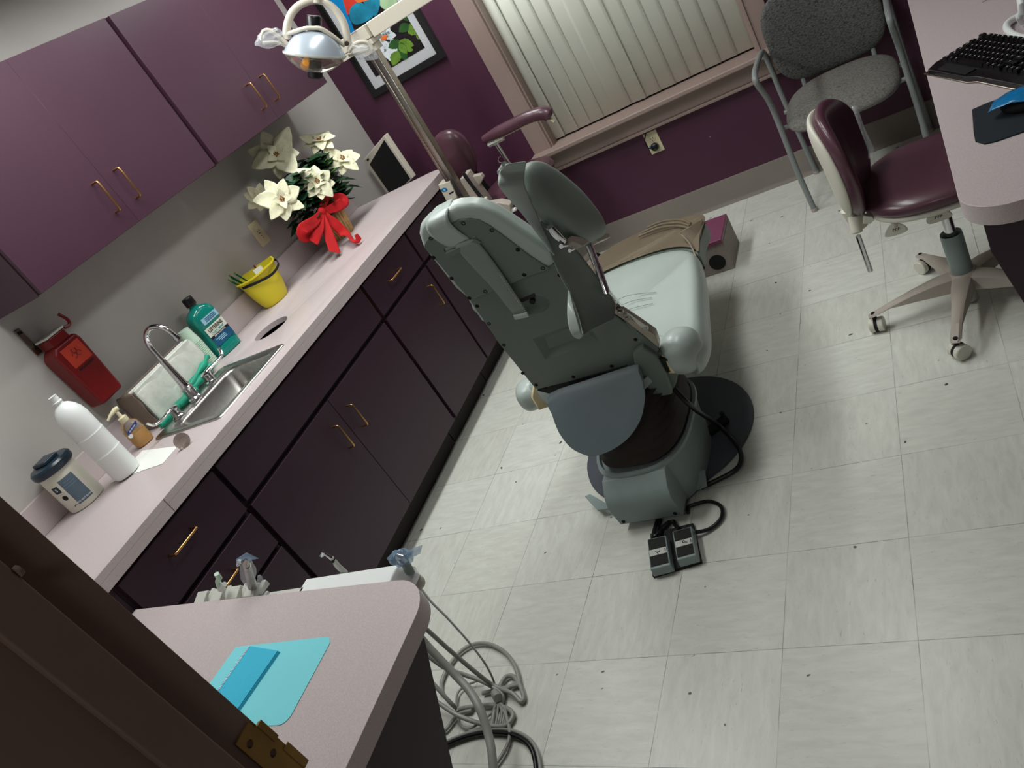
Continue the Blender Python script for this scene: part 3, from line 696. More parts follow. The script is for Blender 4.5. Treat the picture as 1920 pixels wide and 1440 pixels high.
# ================================================================ red sharps container on a wall bracket
c = thing('sharps_container', 'red plastic sharps container hung on the wall beside the sink', 'container', (XL + .045, .1, 1.1))
x0, x1 = XL + .006, XL + .088; ya, yb_ = .048, .152
b = MB(); b.prism([(x0, ya, 1.10), (x0, yb_, 1.10), (x0, yb_ + .012, 1.32), (x0, yb_ + .004, 1.345), (x0, ya + .012, 1.345), (x0, ya - .012, 1.32)], (x1 - x0, 0, 0)); fin('body', b, 'redp', c, bevel=.012, seg=4)
b = MB(); b.box((x0 + .01, ya + .015, 1.342), (x1 - .008, yb_ - .012, 1.378)); fin('neck', b, 'redp', c, bevel=.006)
b = MB(); b.box((x0 + .006, ya + .012, 1.378), (x1 - .004, yb_ - .008, 1.386)); fin('lid', b, 'lgrey', c, bevel=.003)
b = MB(); b.tube(smooth_pts([(x1 - .01, yb_ - .008, 1.375), (x1 - .006, yb_ + .012, 1.372), (x1 - .006, yb_ + .02, 1.39), (x1 - .006, yb_ + .008, 1.42)], 5), .006, 8); fin('hook', b, 'redp', c)
b = MB(); b.box((x1, ya + .014, 1.25), (x1 + .001, yb_ - .006, 1.325)); lb = fin('label', b, 'redl', c)
fin('lettering', text_bm('BIOHAZARD', .0125, lambda x, y, z: V((x1 + .0012 + z, (ya + yb_) / 2 + .004 + x, 1.238 + y))), 'ink', c)
b = MB()
for k in range(3):
    a = PI / 2 + k * 2 * PI / 3; q = V((x1 + .001, (ya + yb_) / 2 + .004 + .011 * math.cos(a), 1.29 + .011 * math.sin(a)))
    b.tube([q + V((.0003, .009 * math.cos(t * PI / 9 + a + .5), .009 * math.sin(t * PI / 9 + a + .5))) for t in range(0, 15)], .0015, 5)
fin('hazard_mark', b, 'redp', lb)
k_ = thing('wall_bracket', 'grey metal wall bracket above the red sharps container', 'bracket', (XL, .055, 1.38))
b = MB(); b.prism([(XL, .042, 1.35), (XL, .068, 1.35), (XL, .066, 1.455), (XL, .044, 1.455)], (.006, 0, 0)); fin('plate', b, 'steeld', k_, bevel=.002)
b = MB(); b.tube([(XL + .006, .055, 1.44), (XL + .014, .055, 1.44)], .006, 12); b.tube([(XL + .006, .055, 1.37), (XL + .01, .055, 1.37)], .003, 10); fin('screw', b, 'mblack', k_)

# ================================================================ outlets
def outlet(name, o_, xd, nd, m, label, plug=False):
    t = thing(name, label, 'outlet', o_, 'ivory wall outlets')
    q = lambda x, z, off: o_ + xd * x + up3 * z + nd * off
    bb = MB(); bb.prism([q(-.036, -.058, 0), q(.036, -.058, 0), q(.036, .058, 0), q(-.036, .058, 0)], nd * .005); fin('plate', bb, m, t, bevel=.003)
    return t, q
t, q = outlet('wall_outlet', V((XL, 1.247, 1.158)), V((0, 1, 0)), V((1, 0, 0)), 'ivory', 'ivory outlet plate with a square socket above the yellow bucket')
b = MB(); b.prism([q(-.017, -.034, .005), q(.017, -.034, .005), q(.017, .034, .005), q(-.017, .034, .005)], V((.003, 0, 0))); fc = fin('socket', b, 'ivory', t, bevel=.002)
b = MB()
for (xx, zz, ww, hh) in ((-.006, .012, .0025, .008), (.006, .012, .0025, .008), (-.004, 0, .006, .004), (.005, -.001, .005, .004), (0, -.014, .004, .003), (0, -.026, .004, .003)):
    b.prism([q(xx - ww / 2, zz - hh / 2, .0082), q(xx + ww / 2, zz - hh / 2, .0082), q(xx + ww / 2, zz + hh / 2, .0082), q(xx - ww / 2, zz + hh / 2, .0082)], V((.0006, 0, 0)))
fin('slots', b, 'ink', fc)
t, q = outlet('wall_outlet', V((.291, YB, .458)), V((1, 0, 0)), V((0, -1, 0)), 'ivory', 'ivory duplex outlet with a black plug on the purple wall below the window', True)
for zz in (.02, -.02):
    b = MB(); b.prism([q(.0165 * math.cos(2 * PI * k / 20), zz + .0145 * math.sin(2 * PI * k / 20), .005) for k in range(20)], V((0, -.003, 0))); fc = fin('socket', b, 'ivory', t, bevel=.001, seg=1)
    b = MB()
    for (xx, z2, ww, hh) in ((-.006, .003, .003, .009), (.006, .003, .003, .009), (0, -.007, .004, .004)):
        b.prism([q(xx - ww / 2, zz + z2 - hh / 2, .0082), q(xx + ww / 2, zz + z2 - hh / 2, .0082), q(xx + ww / 2, zz + z2 + hh / 2, .0082), q(xx - ww / 2, zz + z2 + hh / 2, .0082)], V((0, -.0006, 0)))
    fin('slots', b, 'ink', fc)
c = thing('power_plug', 'black power plug with a looped cord in the outlet below the window', 'plug', q(0, -.02, .009))
b = MB(); b.lathe(q(0, -.02, .009), [(.019, 0), (.021, .006), (.019, .02), (.012, .026), (0, .027)], 22, Matrix.Rotation(PI / 2, 3, 'X')); fin('body', b, 'black', c)
b = MB(); b.tube([q(-.012, -.018, .016), q(-.026, -.012, .014)], .006, 10); fin('tag_ring', b, 'bluef', c)
b = MB(); b.tube(smooth_pts([q(-.012, -.02, .02), q(-.03, -.008, .03), q(-.03, .03, .035), q(-.012, .062, .025), q(.0, .075, .012)], 6), .0032, 8); fin('cord', b, 'cord', c)
# ================================================================ poinsettia
PY = 1.53; p = V((-1.0, PY, ZT))
c = thing('potted_poinsettia', 'cream poinsettia in a split-wood basket with a big red bow', 'plant', p)
b = MB(); nb = 26; H = .14
for i in range(nb):
    a = 2 * PI * i / nb; w = 2 * PI / nb * .44
    f_ = lambda a_, r_, z: p + V((r_ * math.cos(a_), r_ * math.sin(a_), z))
    r0, r1, h = .058, .078, H + .004 * ((i * 5) % 3)
    b.grid([[f_(a - w, r0, 0), f_(a - w, r1, h)], [f_(a, r0 + .003, 0), f_(a, r1 + .003, h)], [f_(a + w, r0, 0), f_(a + w, r1, h)]])
fin('basket', b, 'bask', c, solid=.003)
b = MB(); b.lathe(p, [(.054, .002), (.074, H - .01), (.0, H - .012)], 30); b.tube([p + V((.081 * math.cos(a), .081 * math.sin(a), H * .9)) for a in [2 * PI * k / 30 for k in range(30)]], .004, 6, closed=True); fin('pot', b, 'toe', c)
def petal(mb, o_, d, n_, L, W, curl=.15, ser=0, k=7, fold=.12):
    d = d.normalized(); s_ = d.cross(n_).normalized(); n2 = s_.cross(d).normalized(); rows = []
    ph = random.random() * 6
    for i in range(k + 1):
        t = i / k; w = W * 1.15 * (math.sin(PI * min(1, t ** .78 * .97 + .03)) ** .95) * (1 - .25 * t) * (1 if t < .999 else 0)
        if ser and 0 < i < k: w *= 1 + ser * (1 if i % 2 else -1)
        cc = o_ + d * L * t + n2 * (curl * L * (t * (1 - t) * 1.2 - .6 * t * t)) + s_ * (.03 * L * math.sin(3 * t + ph))
        rows.append([cc - s_ * w + n2 * fold * w * (1 + .4 * math.sin(5 * t + ph)), cc - s_ * w * .5 + n2 * fold * w * .2, cc, cc + s_ * w * .5 + n2 * fold * w * .2, cc + s_ * w + n2 * fold * w * (1 + .4 * math.cos(4 * t + ph))])
    mb.grid(rows)
FL = [((527, 375), -.915, .118, (1, -.55, .25)), ((593, 342), -.90, .1, (1, -.4, .35)), ((641, 299), -.92, .098, (.9, -.3, .55)), ((599, 264), -.98, .098, (.5, -.25, .85)), ((520, 290), -1.03, .135, (.7, -.75, .5)), ((487, 372), -1.05, .07, (.5, -.9, .2))]
cps = []
for i, ((u, v), x, R_, nn_) in enumerate(FL):
    o_ = at(u, v, 0, x); n_ = V(nn_).normalized(); cps.append((o_, n_))
    t1 = n_.orthogonal().normalized(); t2 = n_.cross(t1)
    b = MB(); k = 7 + i % 2
    for j in range(k):
        a = 2 * PI * j / k + random.uniform(-.2, .2) + i; L = R_ * random.uniform(.8, 1.12)
        dd = (t1 * math.cos(a) + t2 * math.sin(a) + n_ * random.uniform(-.12, .22))
        petal(b, o_ - n_ * .006 * (j % 2), dd, n_, L, L * random.uniform(.3, .38), random.uniform(-.1, .25), .13)
    for j in range(4):
        a = 2 * PI * j / 4 + .4 + i; dd = (t1 * math.cos(a) + t2 * math.sin(a) + n_ * .5); petal(b, o_ + n_ * .004, dd, n_, R_ * .45, R_ * .16, .1)
    fo = fin('flower_bracts', b, 'petal' , c, sub=1, sharp=180, solid=.0006)
    b = MB()
    for j in range(11):
        a = j * 2.4; rr_ = .0035 * math.sqrt(j); q = o_ + n_ * (.008 + .004 * (j % 3)) + (t1 * math.cos(a) + t2 * math.sin(a)) * rr_ * 1.15
        b.ell(q, (.0032, .0032, .0045), 7, 5); b.tube([q, q - n_ * .012], .0011, 4)
    fin('flower_center', b, 'berry', fo)
b = MB()
for o_, n_ in cps: b.tube(smooth_pts([p + V((0, 0, H)), p * .5 + o_ * .5 + V((0, 0, .02)), o_ - n_ * .02], 5), .0035, 6)
for j in range(8):
    a = j * .8; b.tube(smooth_pts([p + V((0, 0, H - .01)), p + V((.05 * math.cos(a), .06 * math.sin(a), H + .1)), p + V((.085 * math.cos(a), .14 * math.sin(a), H + .16))], 4), .003, 5)
fin('stems', b, 'leaf', c)
b = MB()
for j in range(230):
    a = random.uniform(0, 2 * PI); hh = random.uniform(0, 1); rr_ = random.uniform(.04, .13) 
    q = p + V((.02 + rr_ * .8 * math.cos(a), rr_ * (1.9 if math.sin(a) < 0 else 1.35) * math.sin(a), H + .0 + .24 * hh))
    q.x = min(max(q.x, XL + .05), -.955)
    dd = V((math.cos(a) + random.uniform(-.5, .5), math.sin(a) + random.uniform(-.5, .5), random.uniform(-.7, .25)))
    L_ = random.uniform(.06, .1)
    if q.x + dd.normalized().x * L_ < XL + .012: dd.x = abs(dd.x)
    petal(b, q, dd, V((.3, 0, 1)), L_, random.uniform(.022, .034), random.uniform(-.2, .2), .08)
fin('foliage', b, 'leaf', c, sharp=180)
b = MB()
for j in range(16):
    a = random.uniform(0, 2 * PI); q = p + V((.03 + .07 * math.cos(a), .12 * math.sin(a), H + random.uniform(.05, .2)))
    petal(b, q, V((math.cos(a) + .3, math.sin(a) - .3, .2)), V((.3, 0, 1)), .05, .016, 0, .1)
fin('young_leaves', b, 'leafl', c, sharp=180)
# ribbon bow, on the camera side of the basket
kn = at(604, 397, 0, -.915)
def rib(pts, ws, name='ribbon_loop', parent=None, m='red'):
    pts = smooth_pts(pts, 5); n = len(pts); rows = []
    for i, q in enumerate(pts):
        t = (pts[min(i + 1, n - 1)] - pts[max(i - 1, 0)]).normalized(); view = V((.8, -.55, .1)).normalized()
        s_ = t.cross(view).normalized(); f = i / (n - 1) * (len(ws) - 1); k = min(int(f), len(ws) - 2); w = ws[k] + (ws[k + 1] - ws[k]) * (f - k)
        rows.append([q - s_ * w, q - s_ * w * .5 + view * .004 * math.sin(i * .9), q, q + s_ * w * .5 + view * .004 * math.cos(i * .8), q + s_ * w])
    bb = MB(); bb.grid(rows); return fin(name, bb, m, parent, sub=1, solid=.0012, sharp=180)
def w2(u, v, x):
    q_ = at(u, v, 0, x)
    return q_ if q_.z > ZT + .03 else at(u, v, 2, ZT + .03)
bow = None
b = MB(); b.ell(kn, (.016, .026, .024), 14, 8); bow = fin('bow', b, 'red', c, sub=1)
rib([kn, w2(630, 388, -.885), w2(645, 377, -.88), w2(630, 372, -.90), kn + V((-.006, 0, .01))], [.012, .024, .028, .024, .012], parent=bow)
rib([kn, w2(590, 415, -.885), w2(568, 430, -.875), w2(575, 445, -.895), kn + V((-.006, 0, -.01))], [.012, .024, .028, .024, .012], parent=bow)
rib([kn, w2(610, 372, -.9), w2(625, 366, -.905)], [.012, .02, .018], parent=bow)
rib([kn, w2(600, 425, -.885), w2(592, 445, -.88), w2(588, 455, -.878)], [.010, .02, .024, .02], 'ribbon_tail', bow)
rib([kn, w2(613, 430, -.885), w2(622, 455, -.862), w2(628, 473, -.85)], [.010, .022, .026, .027], 'ribbon_tail', bow)
rib([kn, w2(628, 420, -.89), w2(648, 440, -.865), w2(665, 450, -.85), w2(674, 442, -.845)], [.010, .024, .024, .022, .014], 'ribbon_tail', bow)

# ================================================================ flat screen at the far end
c = thing('monitor', 'small dark flat screen with a pale frame beyond the worktop end', 'monitor', (-1.0, 2.2, .0))
A, B_, C_, D_ = at(681, 300, 1, 2.2), at(720, 254, 1, 2.14), at(782, 334, 1, 2.14), at(731, 372, 1, 2.2)
nrm = (B_ - A).cross(D_ - A).normalized()
if nrm.y > 0: nrm = -nrm
A, B_, C_, D_ = A, B_, B_ + (D_ - A) * 1.05, A + (D_ - A) * 1.05
b = MB(); b.prism([A, B_, C_, D_], -nrm * .035); fin('housing', b, 'cream', c, bevel=.004)
def ip(a_, b_): return A + (B_ - A) * a_ + (D_ - A) * b_
b = MB(); b.prism([ip(.1, .16) + nrm * .0005, ip(.93, .06) + nrm * .0005, ip(.93, .97) + nrm * .0005, ip(.1, .97) + nrm * .0005], nrm * .001); fin('screen', b, 'screen', c)
b = MB(); b.prism([ip(.1, .05) + nrm * .0005, ip(.18, .05) + nrm * .0005, ip(.18, .09) + nrm * .0005, ip(.1, .09) + nrm * .0005], nrm * .001); fin('button', b, 'mblack', c)
mc = (A + D_) / 2 + (B_ - A) / 2 - nrm * .04
b = MB(); b.tube([mc, V((mc.x, mc.y + .02, .02))], .02, 14); b.box((mc.x - .12, mc.y - .12, 0), (mc.x + .12, mc.y + .1, .02)); fin('stand', b, 'cream', c, bevel=.003)

# ================================================================ framed picture
c = thing('framed_picture', 'black-framed flower print with a white mat on the purple wall', 'picture', (-.735, YB, 1.31))
fx0, fx1, fz0, fz1 = -.99, -.485, 1.305, 1.98
yf = YB - .024
def ring(x0, z0, x1, z1, w, y, d, m, nm, parent, bev=0):
    bb = MB()
    for q in ([(x0, z0), (x1, z0), (x1 - w, z0 + w), (x0 + w, z0 + w)], [(x1, z0), (x1, z1), (x1 - w, z1 - w), (x1 - w, z0 + w)], [(x1, z1), (x0, z1), (x0 + w, z1 - w), (x1 - w, z1 - w)], [(x0, z1), (x0, z0), (x0 + w, z0 + w), (x0 + w, z1 - w)]):
        bb.prism([(x, y, z) for x, z in q], (0, d, 0))
    return fin(nm, bb, m, parent, bevel=bev)
ring(fx0, fz0, fx1, fz1, .036, yf, .022, 'mblack', 'frame', c, .003)
b = MB(); b.box((fx0 + .03, YB - .014, fz0 + .03), (fx1 - .03, YB - .004, fz1 - .03)); fin('mat_board', b, 'matt', c)
px0, pz0, px1, pz1 = fx0 + .08, fz0 + .088, fx1 - .08, fz1 - .08
b = MB(); b.box((px0, YB - .0155, pz0), (px1, YB - .014, pz1)); pr = fin('print', b, 'artbg', c)
def blob(pts, m, lay, nm='print_shape'):
    bb = MB(); out = []
    for u, v in pts:
        q = at(u, v, 1, YB - .0157 - .0006 * lay); q.x = min(max(q.x, px0), px1); q.z = min(max(q.z, pz0), pz1); out.append(q)
    sm = smooth_pts(out, 4, closed=True)
    for q in sm: q.x = min(max(q.x, px0), px1); q.z = min(max(q.z, pz0), pz1)
    bb.prism(sm, (0, -.0004, 0)); return fin(nm, bb, m, pr)
def leafpts(u, v, a, L, W, jag=.0, n=9):
    out = []
    for sgn in (1, -1):
        rng = range(0, n + 1) if sgn == 1 else range(n - 1, 0, -1)
        for k in rng:
            t = k / n; w = W * math.sin(PI * t ** .85) ** .9 * (1 + jag * (1 if k % 2 else -1)); x = L * (t - .1); y = w * sgn
            out.append((u + x * math.cos(a) - y * math.sin(a), v + x * math.sin(a) + y * math.cos(a)))
    return out
def leafblob(u, v, a, L, W, m, lay, jag=.08):
    bb = MB(); out = []
    for uu, vv in leafpts(u, v, a, L, W, jag):
        q = at(uu, vv, 1, YB - .0157 - .0005 * lay); q.x = min(max(q.x, px0), px1); q.z = min(max(q.z, pz0), pz1); out.append(q)
    bb.prism(out, (0, -.0004, 0)); return fin('print_shape', bb, m, pr)
for k in range(7): leafblob(724, 90, k * .9 + .2, 34 if k in (0, 1, 5) else 28, 9, 'artw', 1 + k % 2, .1)
for k in range(5): leafblob(722, 66, k * 1.25, 24, 8, 'artw', 2, .1)
leafblob(716, 74, -.6, 14, 5, 'arto', 4, .0)
for (u, v, a, L, W, m_, ly) in ((748, 78, 2.6, 26, 9, 'artg2', 3), (750, 80, .2, 30, 10, 'artg', 4), (752, 82, 1.4, 26, 9, 'artg2', 5), (750, 84, .9, 24, 7, 'artg', 6), (745, 98, 1.9, 30, 10, 'artg', 5), (752, 96, 1.0, 22, 8, 'artg2', 4), (765, 50, .5, 30, 11, 'artg', 3), (764, 46, 2.4, 24, 9, 'artg2', 4), (775, 38, 1.3, 26, 9, 'artg', 6), (760, 36, -.6, 30, 9, 'artg2', 5), (784, 60, .9, 22, 9, 'artg', 7), (764, 92, .2, 12, 5, 'artg', 8)):
    leafblob(u, v, a, L, W, m_, ly)
blob([(612, -30), (640, -30), (662, 55), (648, 62)], 'lblue', 1)
blob([(632, -30), (655, -30), (668, 5), (652, 28), (640, 8)], 'artr', 3)
blob([(655, 20), (672, 4), (690, 14), (700, 30), (678, 44), (662, 44)], 'artt', 4)
blob([(680, -8), (706, -14), (712, 8), (704, 30), (686, 12)], 'artt', 5)
blob([(664, -20), (700, -30), (708, -8), (684, 2), (668, 4)], 'arto', 6)
blob([(706, -6), (740, -24), (752, -2), (730, 18), (716, 14)], 'artp', 2)
b = MB(); b.box((fx0 + .03, YB - .02, fz0 + .03), (fx1 - .03, YB - .0195, fz1 - .03))
# ================================================================ vertical blind
c = thing('vertical_blind', 'pale vertical slat blind hanging in the window', 'blind', (.35, YB + .05, WZ0))
ed = [(1035, 275), (1062, 261), (1086, 247), (1109, 237), (1134, 226), (1158, 214), (1184, 200), (1212, 187), (1240, 177), (1268, 164), (1296, 151), (1324, 138), (1353, 124), (1384, 111), (1419, 97.5)]
yb0 = YB + .055; b = MB()
xs = [at(u, v, 1, yb0).x for u, v in ed]
tilt = [.035, .03, .004, .004, .004, -.03, .045, .004, .004, .004, .004, .004, .004, .004]
for i in range(14):
    xa, xb = xs[i] - .007, xs[i + 1] + .007; ty = tilt[i] * .4 + .0045; rows = []
    for k in range(6):
        t = k / 5; yy = yb0 + (t - .5) * -ty * 1.0 + .0008 * ((2 * t - 1) ** 2)
        rows.append([(xa + (xb - xa) * t, yy - (.0 if ty < .01 else .0), WZ0 + .012), (xa + (xb - xa) * t, yy, WZ1 - .04)])
    b.grid(rows)
fin('slats', b, 'blind', c, solid=.0009, sharp=180)
b = MB(); b.box((WX0 + .01, yb0 - .02, WZ1 - .04), (WX1 - .01, yb0 + .02, WZ1 - .005)); fin('head_rail', b, 'lgrey', c)
b = MB(); b.ell((.556, YB - .001, .37), (.003, .002, .003), 8, 6); t = fin('wall_screw', b, 'chrome'); tag(t, 'tiny bright screw in the purple wall right of the lower outlet', 'screw')

# ================================================================ light post, housing and lamp
LY = 1.75
q = at(849, 337, 1, LY); PX = q.x - .004
ptop = 1.555
c = thing('light_post', 'brushed steel post with an enamel housing and arm that carry the dental lamp', 'lamp post', (PX, LY, 0))
b = MB(); b.box((PX - .024, LY - .022, 0), (PX + .024, LY + .022, ptop)); fin('post', b, 'steeld', c, bevel=.004)
b = MB(); b.box((PX - .012, LY - .0255, .2), (PX - .006, LY - .0215, ptop - .004)); b.box((PX + .006, LY - .0255, .2), (PX + .024, LY - .022, ptop - .004)); fin('track', b, 'steel', c, bevel=.001, seg=1)
b = MB(); b.box((PX - .15, LY - .05, 1.585), (PX + .055, LY + .05, 1.64)); fin('housing', b, 'cream', c, bevel=.003)
b = MB(); b.box((PX - .13, LY - .048, 1.56), (PX + .052, LY + .048, 1.583)); b.box((PX - .04, LY - .03, 1.53), (PX + .04, LY + .03, 1.56)); fin('lower_housing', b, 'cream', c, bevel=.002)
b = MB(); b.box((PX + .06, LY - .034, 1.578), (.32, LY + .034, 1.642)); fin('arm', b, 'cream', c, bevel=.004)
b = MB(); b.cyl((.30, LY, 1.57), (.30, LY, 1.80), .034, n=26); fin('elbow', b, 'cream', c, bevel=.004)
b = MB(); b.box((PX - .07, LY - .08, 0), (PX + .07, LY + .08, .02)); fin('floor_plate', b, 'genamel', c, bevel=.008)
b = MB(); hx = PX - .1
film = [at(600, -30, 1, LY - .06), at(622, 8, 1, LY - .06), at(655, 63, 1, LY - .06), at(665, 58, 1, LY - .062), at(650, 24, 1, LY - .06), at(634, -30, 1, LY - .06)]
b.prism(film, (0, -.0006, 0)); t = fin('film_strip', b, 'bluef'); tag(t, 'cyan plastic film strip hanging over the lamp arm housing', 'plastic film')

DL = 2.66                                   # lamp distance
LF = ray(590, 98).normalized(); LR = (V(right) - LF * V(right).dot(LF)).normalized(); LU = LR.cross(LF)
lc = CAM + ray(590, 98) * (DL * 1.0); lc = CAM + (ray(590, 98) * DL)
PXM = DL / FPX
def lp(u, v, dz=0): return lc + LR * ((u - 590) * PXM) + LU * ((98 - v) * PXM) + LF * dz
Rl = Matrix((LR, LF, LU)).transposed()
c = thing('dental_lamp', 'dental operating lamp with silvered dome, amber bulb and curved yoke', 'lamp', lc)
rm = 56 * PXM
tiltm = Matrix.Rotation(.07, 3, LF) @ Matrix.Rotation(.10, 3, LR) @ Rl
def prof_px(L): return [(r_ * PXM, z_ * PXM) for r_, z_ in L]
b = MB(); b.lathe(lc, prof_px([(14, 38), (24, 36), (36, 28), (47, 15), (54, 3), (56, -2)]), 44, tiltm, 1, .72, cap=True); fin('dome', b, 'silver', c)
b = MB(); b.lathe(lc, prof_px([(56, -3), (58, -1), (58.5, -4), (57, -6), (55, -5)]), 44, tiltm, 1, .72, cap=False); fin('rim', b, 'lgrey', c)
b = MB(); b.lathe(lc, prof_px([(56, -4), (55, -8), (46, -19), (32, -29), (18, -35), (13, -36)]), 44, tiltm, 1, .72, cap=True); fin('lens', b, 'lens', c)
b = MB(); b.lathe(lc, prof_px([(12, -10), (12, -26), (9, -30), (0, -30)]), 20, tiltm); bs = fin('bulb_socket', b, 'mblack', c)
b = MB(); b.ell(lc + tiltm @ V((-15 * PXM, 0, -17 * PXM)), (9 * PXM, 9 * PXM, 8 * PXM), 14, 8); fin('bulb_glow', b, 'amber', c)
b = MB(); b.lathe(lc, prof_px([(14, 36), (15, 40), (14, 44), (14, 60), (12, 63), (0, 63)]), 24, tiltm); fin('top_knob', b, 'black', c)
b = MB(); b.lathe(lc, prof_px([(14, -35), (14, -44), (12, -46), (0, -46)]), 24, tiltm); fin('bottom_knob', b, 'black', c)
# bracket over the dome and yoke
b = MB(); b.tube(smooth_pts([lp(540, 68), lp(560, 62, -.02), lp(576, 58, -.03), lp(590, 57, -.03), lp(605, 58, -.03), lp(625, 70, -.02), lp(645, 86)], 5), 4 * PXM, 10, flat=(1, 1.4)); fin('dome_bracket', b, 'cream', c)
b = MB(); yk = smooth_pts([lp(543, 76, .0), lp(544, 56, .0), lp(555, 32, .0), lp(575, 16, .0), lp(603, 10, .0), lp(628, 20, .0), lp(645, 42, .0), lp(651, 66, .0), lp(652, 84, .0)], 7)
b.tube(yk, [6.2 * PXM + 1.4 * PXM * abs(math.cos(i / len(yk) * PI)) for i in range(len(yk))], 14); yo = fin('yoke', b, 'cream', c)
b = MB(); b.tube([lp(650, 83, -.018), lp(650, 83, .018)], 4.5 * PXM, 18); fin('pivot_screw', b, 'steeld', yo)
b = MB(); b.tube([lp(603, 14), lp(603, 2), lp(603, 0)], [9 * PXM, 10 * PXM, 11 * PXM], 20); b.tube([lp(603, 0), lp(604, -14), lp(606, -30)], [17 * PXM, 18 * PXM, 16 * PXM], 22); fin('swivel', b, 'cream', c)
b = MB(); b.tube([lp(606, -28), lp(612, -60, .02), V((.25, 1.1, 1.93)), V((.30, LY, 1.826))], .022, 14); fin('lamp_arm', b, 'cream', c)
for hp, nm in (([(543, 84), (533, 76), (515, 62), (503, 62), (498, 70), (497, 75)], 'L'), ([(652, 98), (662, 86), (676, 80), (690, 82), (698, 92)], 'R')):
    b = MB(); b.tube(smooth_pts([lp(u, v, -.01) for u, v in hp], 5), 3.6 * PXM, 12); b.tube(smooth_pts([lp(hp[0][0], hp[0][1] + 6, .01), lp((hp[1][0] + hp[2][0]) / 2, hp[2][1] + 20, .01), lp(hp[-2][0], hp[-2][1] + 12, .0)], 5), 3 * PXM, 10); fin('grip_handle', b, 'cream', c)
def filmblob(center, rad, R_, seed, nm, label, m='film', parent=None):
    rd = random.Random(seed); b = MB(); n, k = 14, 9; rows = []
    for i in range(k + 1):
        ph = -PI / 2 + PI * (i + .001) / (k + .002)
        rows.append([V(center) + R_ @ V((rad[0] * math.cos(ph) * math.cos(2 * PI * j / n) * rd.uniform(.72, 1.1), rad[1] * math.cos(ph) * math.sin(2 * PI * j / n) * rd.uniform(.72, 1.1), rad[2] * math.sin(ph) * rd.uniform(.85, 1.08))) for j in range(n)])
    b.grid(rows, close_v=True, cap=True); o = fin(nm, b, m, parent, sharp=20); o['label'] = label; return o
filmblob(lp(513, 74), (30 * PXM, 14 * PXM, 16 * PXM), Matrix.Rotation(-.35, 3, LF) @ Rl, 3, 'barrier_film', 'crinkled clear film bag', parent=c)
filmblob(lp(678, 96), (30 * PXM, 14 * PXM, 15 * PXM), Matrix.Rotation(.35, 3, LF) @ Rl, 4, 'barrier_film', 'crinkled clear film bag', parent=c)

# delivery console around the post
UY = 1.72
c = thing('instrument_console', 'cream instrument console at the foot of the lamp post with a blue eye emblem box', 'console', (PX + .05, UY, 0))
q = [at(u, v, 1, UY) for u, v in ((821, 347), (843, 340), (857, 371), (838, 379))]
b = MB(); b.prism(q, (0, .06, 0)); bx_ = fin('control_box', b, 'cream', c, bevel=.003)
q2 = [at(u, v, 1, UY + .0) for u, v in ((837, 379), (857, 372), (861, 377), (841, 387))]
b = MB(); b.prism(q2, (0, .05, 0)); fin('control_box_base', b, 'lgrey', bx_, bevel=.002)
ec = at(833, 356, 1, UY - .0006); ex = (q[1] - q[0]).normalized()
def eye(rx, rz, off, m, nm='emblem', n=20, pw=1):
    bb = MB(); bb.prism([ec + ex * rx * math.cos(2 * PI * k / n) + up3 * rz * math.sin(2 * PI * k / n) + V((0, -off, 0)) for k in range(n)], (0, -.0005, 0)); return fin(nm, bb, m, bx_)
eye(.017, .010, 0, 'bluef'); eye(.007, .006, .0008, 'lpale')
b = MB(); q = [at(u, v, 1, UY) for u, v in ((842, 362), (850, 358), (851, 360), (843, 365))]; b.prism(q, (0, -.001, 0)); fin('switch_slot', b, 'mblack', bx_)
zc_ = .84
q = [at(u, v, 1, UY + .05) for u, v in ((862, 335), (870, 333), (911, 388), (915, 420), (880, 420))]
b = MB(); b.prism(q, (0, .10, 0)); fin('side_body', b, 'castor', c, bevel=.005)
b = MB(); q = [at(868, 324, 1, UY + .03), at(908, 378, 1, UY + .03)]
b.tube(q, .008, 8); fin('dark_rail', b, 'mblack', c)
b = MB(); b.tube([at(871, 324, 1, UY + .02), at(909, 375, 1, UY + .02)], .0035, 8); b.tube([at(866, 326, 1, UY + .02), at(904, 378, 1, UY + .02)], .0025, 8); fin('chrome_rail', b, 'chrome', c)
q = [at(u, v, 1, UY + .12) for u, v in ((880, 332), (901, 328), (906, 334), (897, 352))]
b = MB(); b.prism(q, (0, .03, 0)); hb_ = fin('tool_bracket', b, 'castor', c, bevel=.003)
q = [at(u, v, 1, UY + .02) for u, v in ((880, 378), (912, 384), (935, 380), (956, 384), (958, 398), (946, 412), (925, 415), (900, 405))]
b = MB(); b.prism(q, (0, .05, 0)); sw = fin('swivel_bracket', b, 'castor', c, bevel=.004)
b = MB()
for u, v in ((930, 389), (937, 400), (893, 378), (899, 376), (904, 374)):
    o_ = at(u, v, 1, UY + .018); b.tube([o_, o_ - V((0, .003, 0))], .005, 12)
fin('screw', b, 'mblack', sw)
b = MB(); a_ = at(957, 397, 1, UY + .04); b.tube([a_, at(968, 391, 1, UY + .04)], .009, 14); fin('lever_tip', b, 'white', c, bevel=.002)
b = MB(); b.box((PX + .03, UY - .03, 0), (PX + .11, UY + .05, .74)); fin('pedestal', b, 'cream', c, bevel=.01)
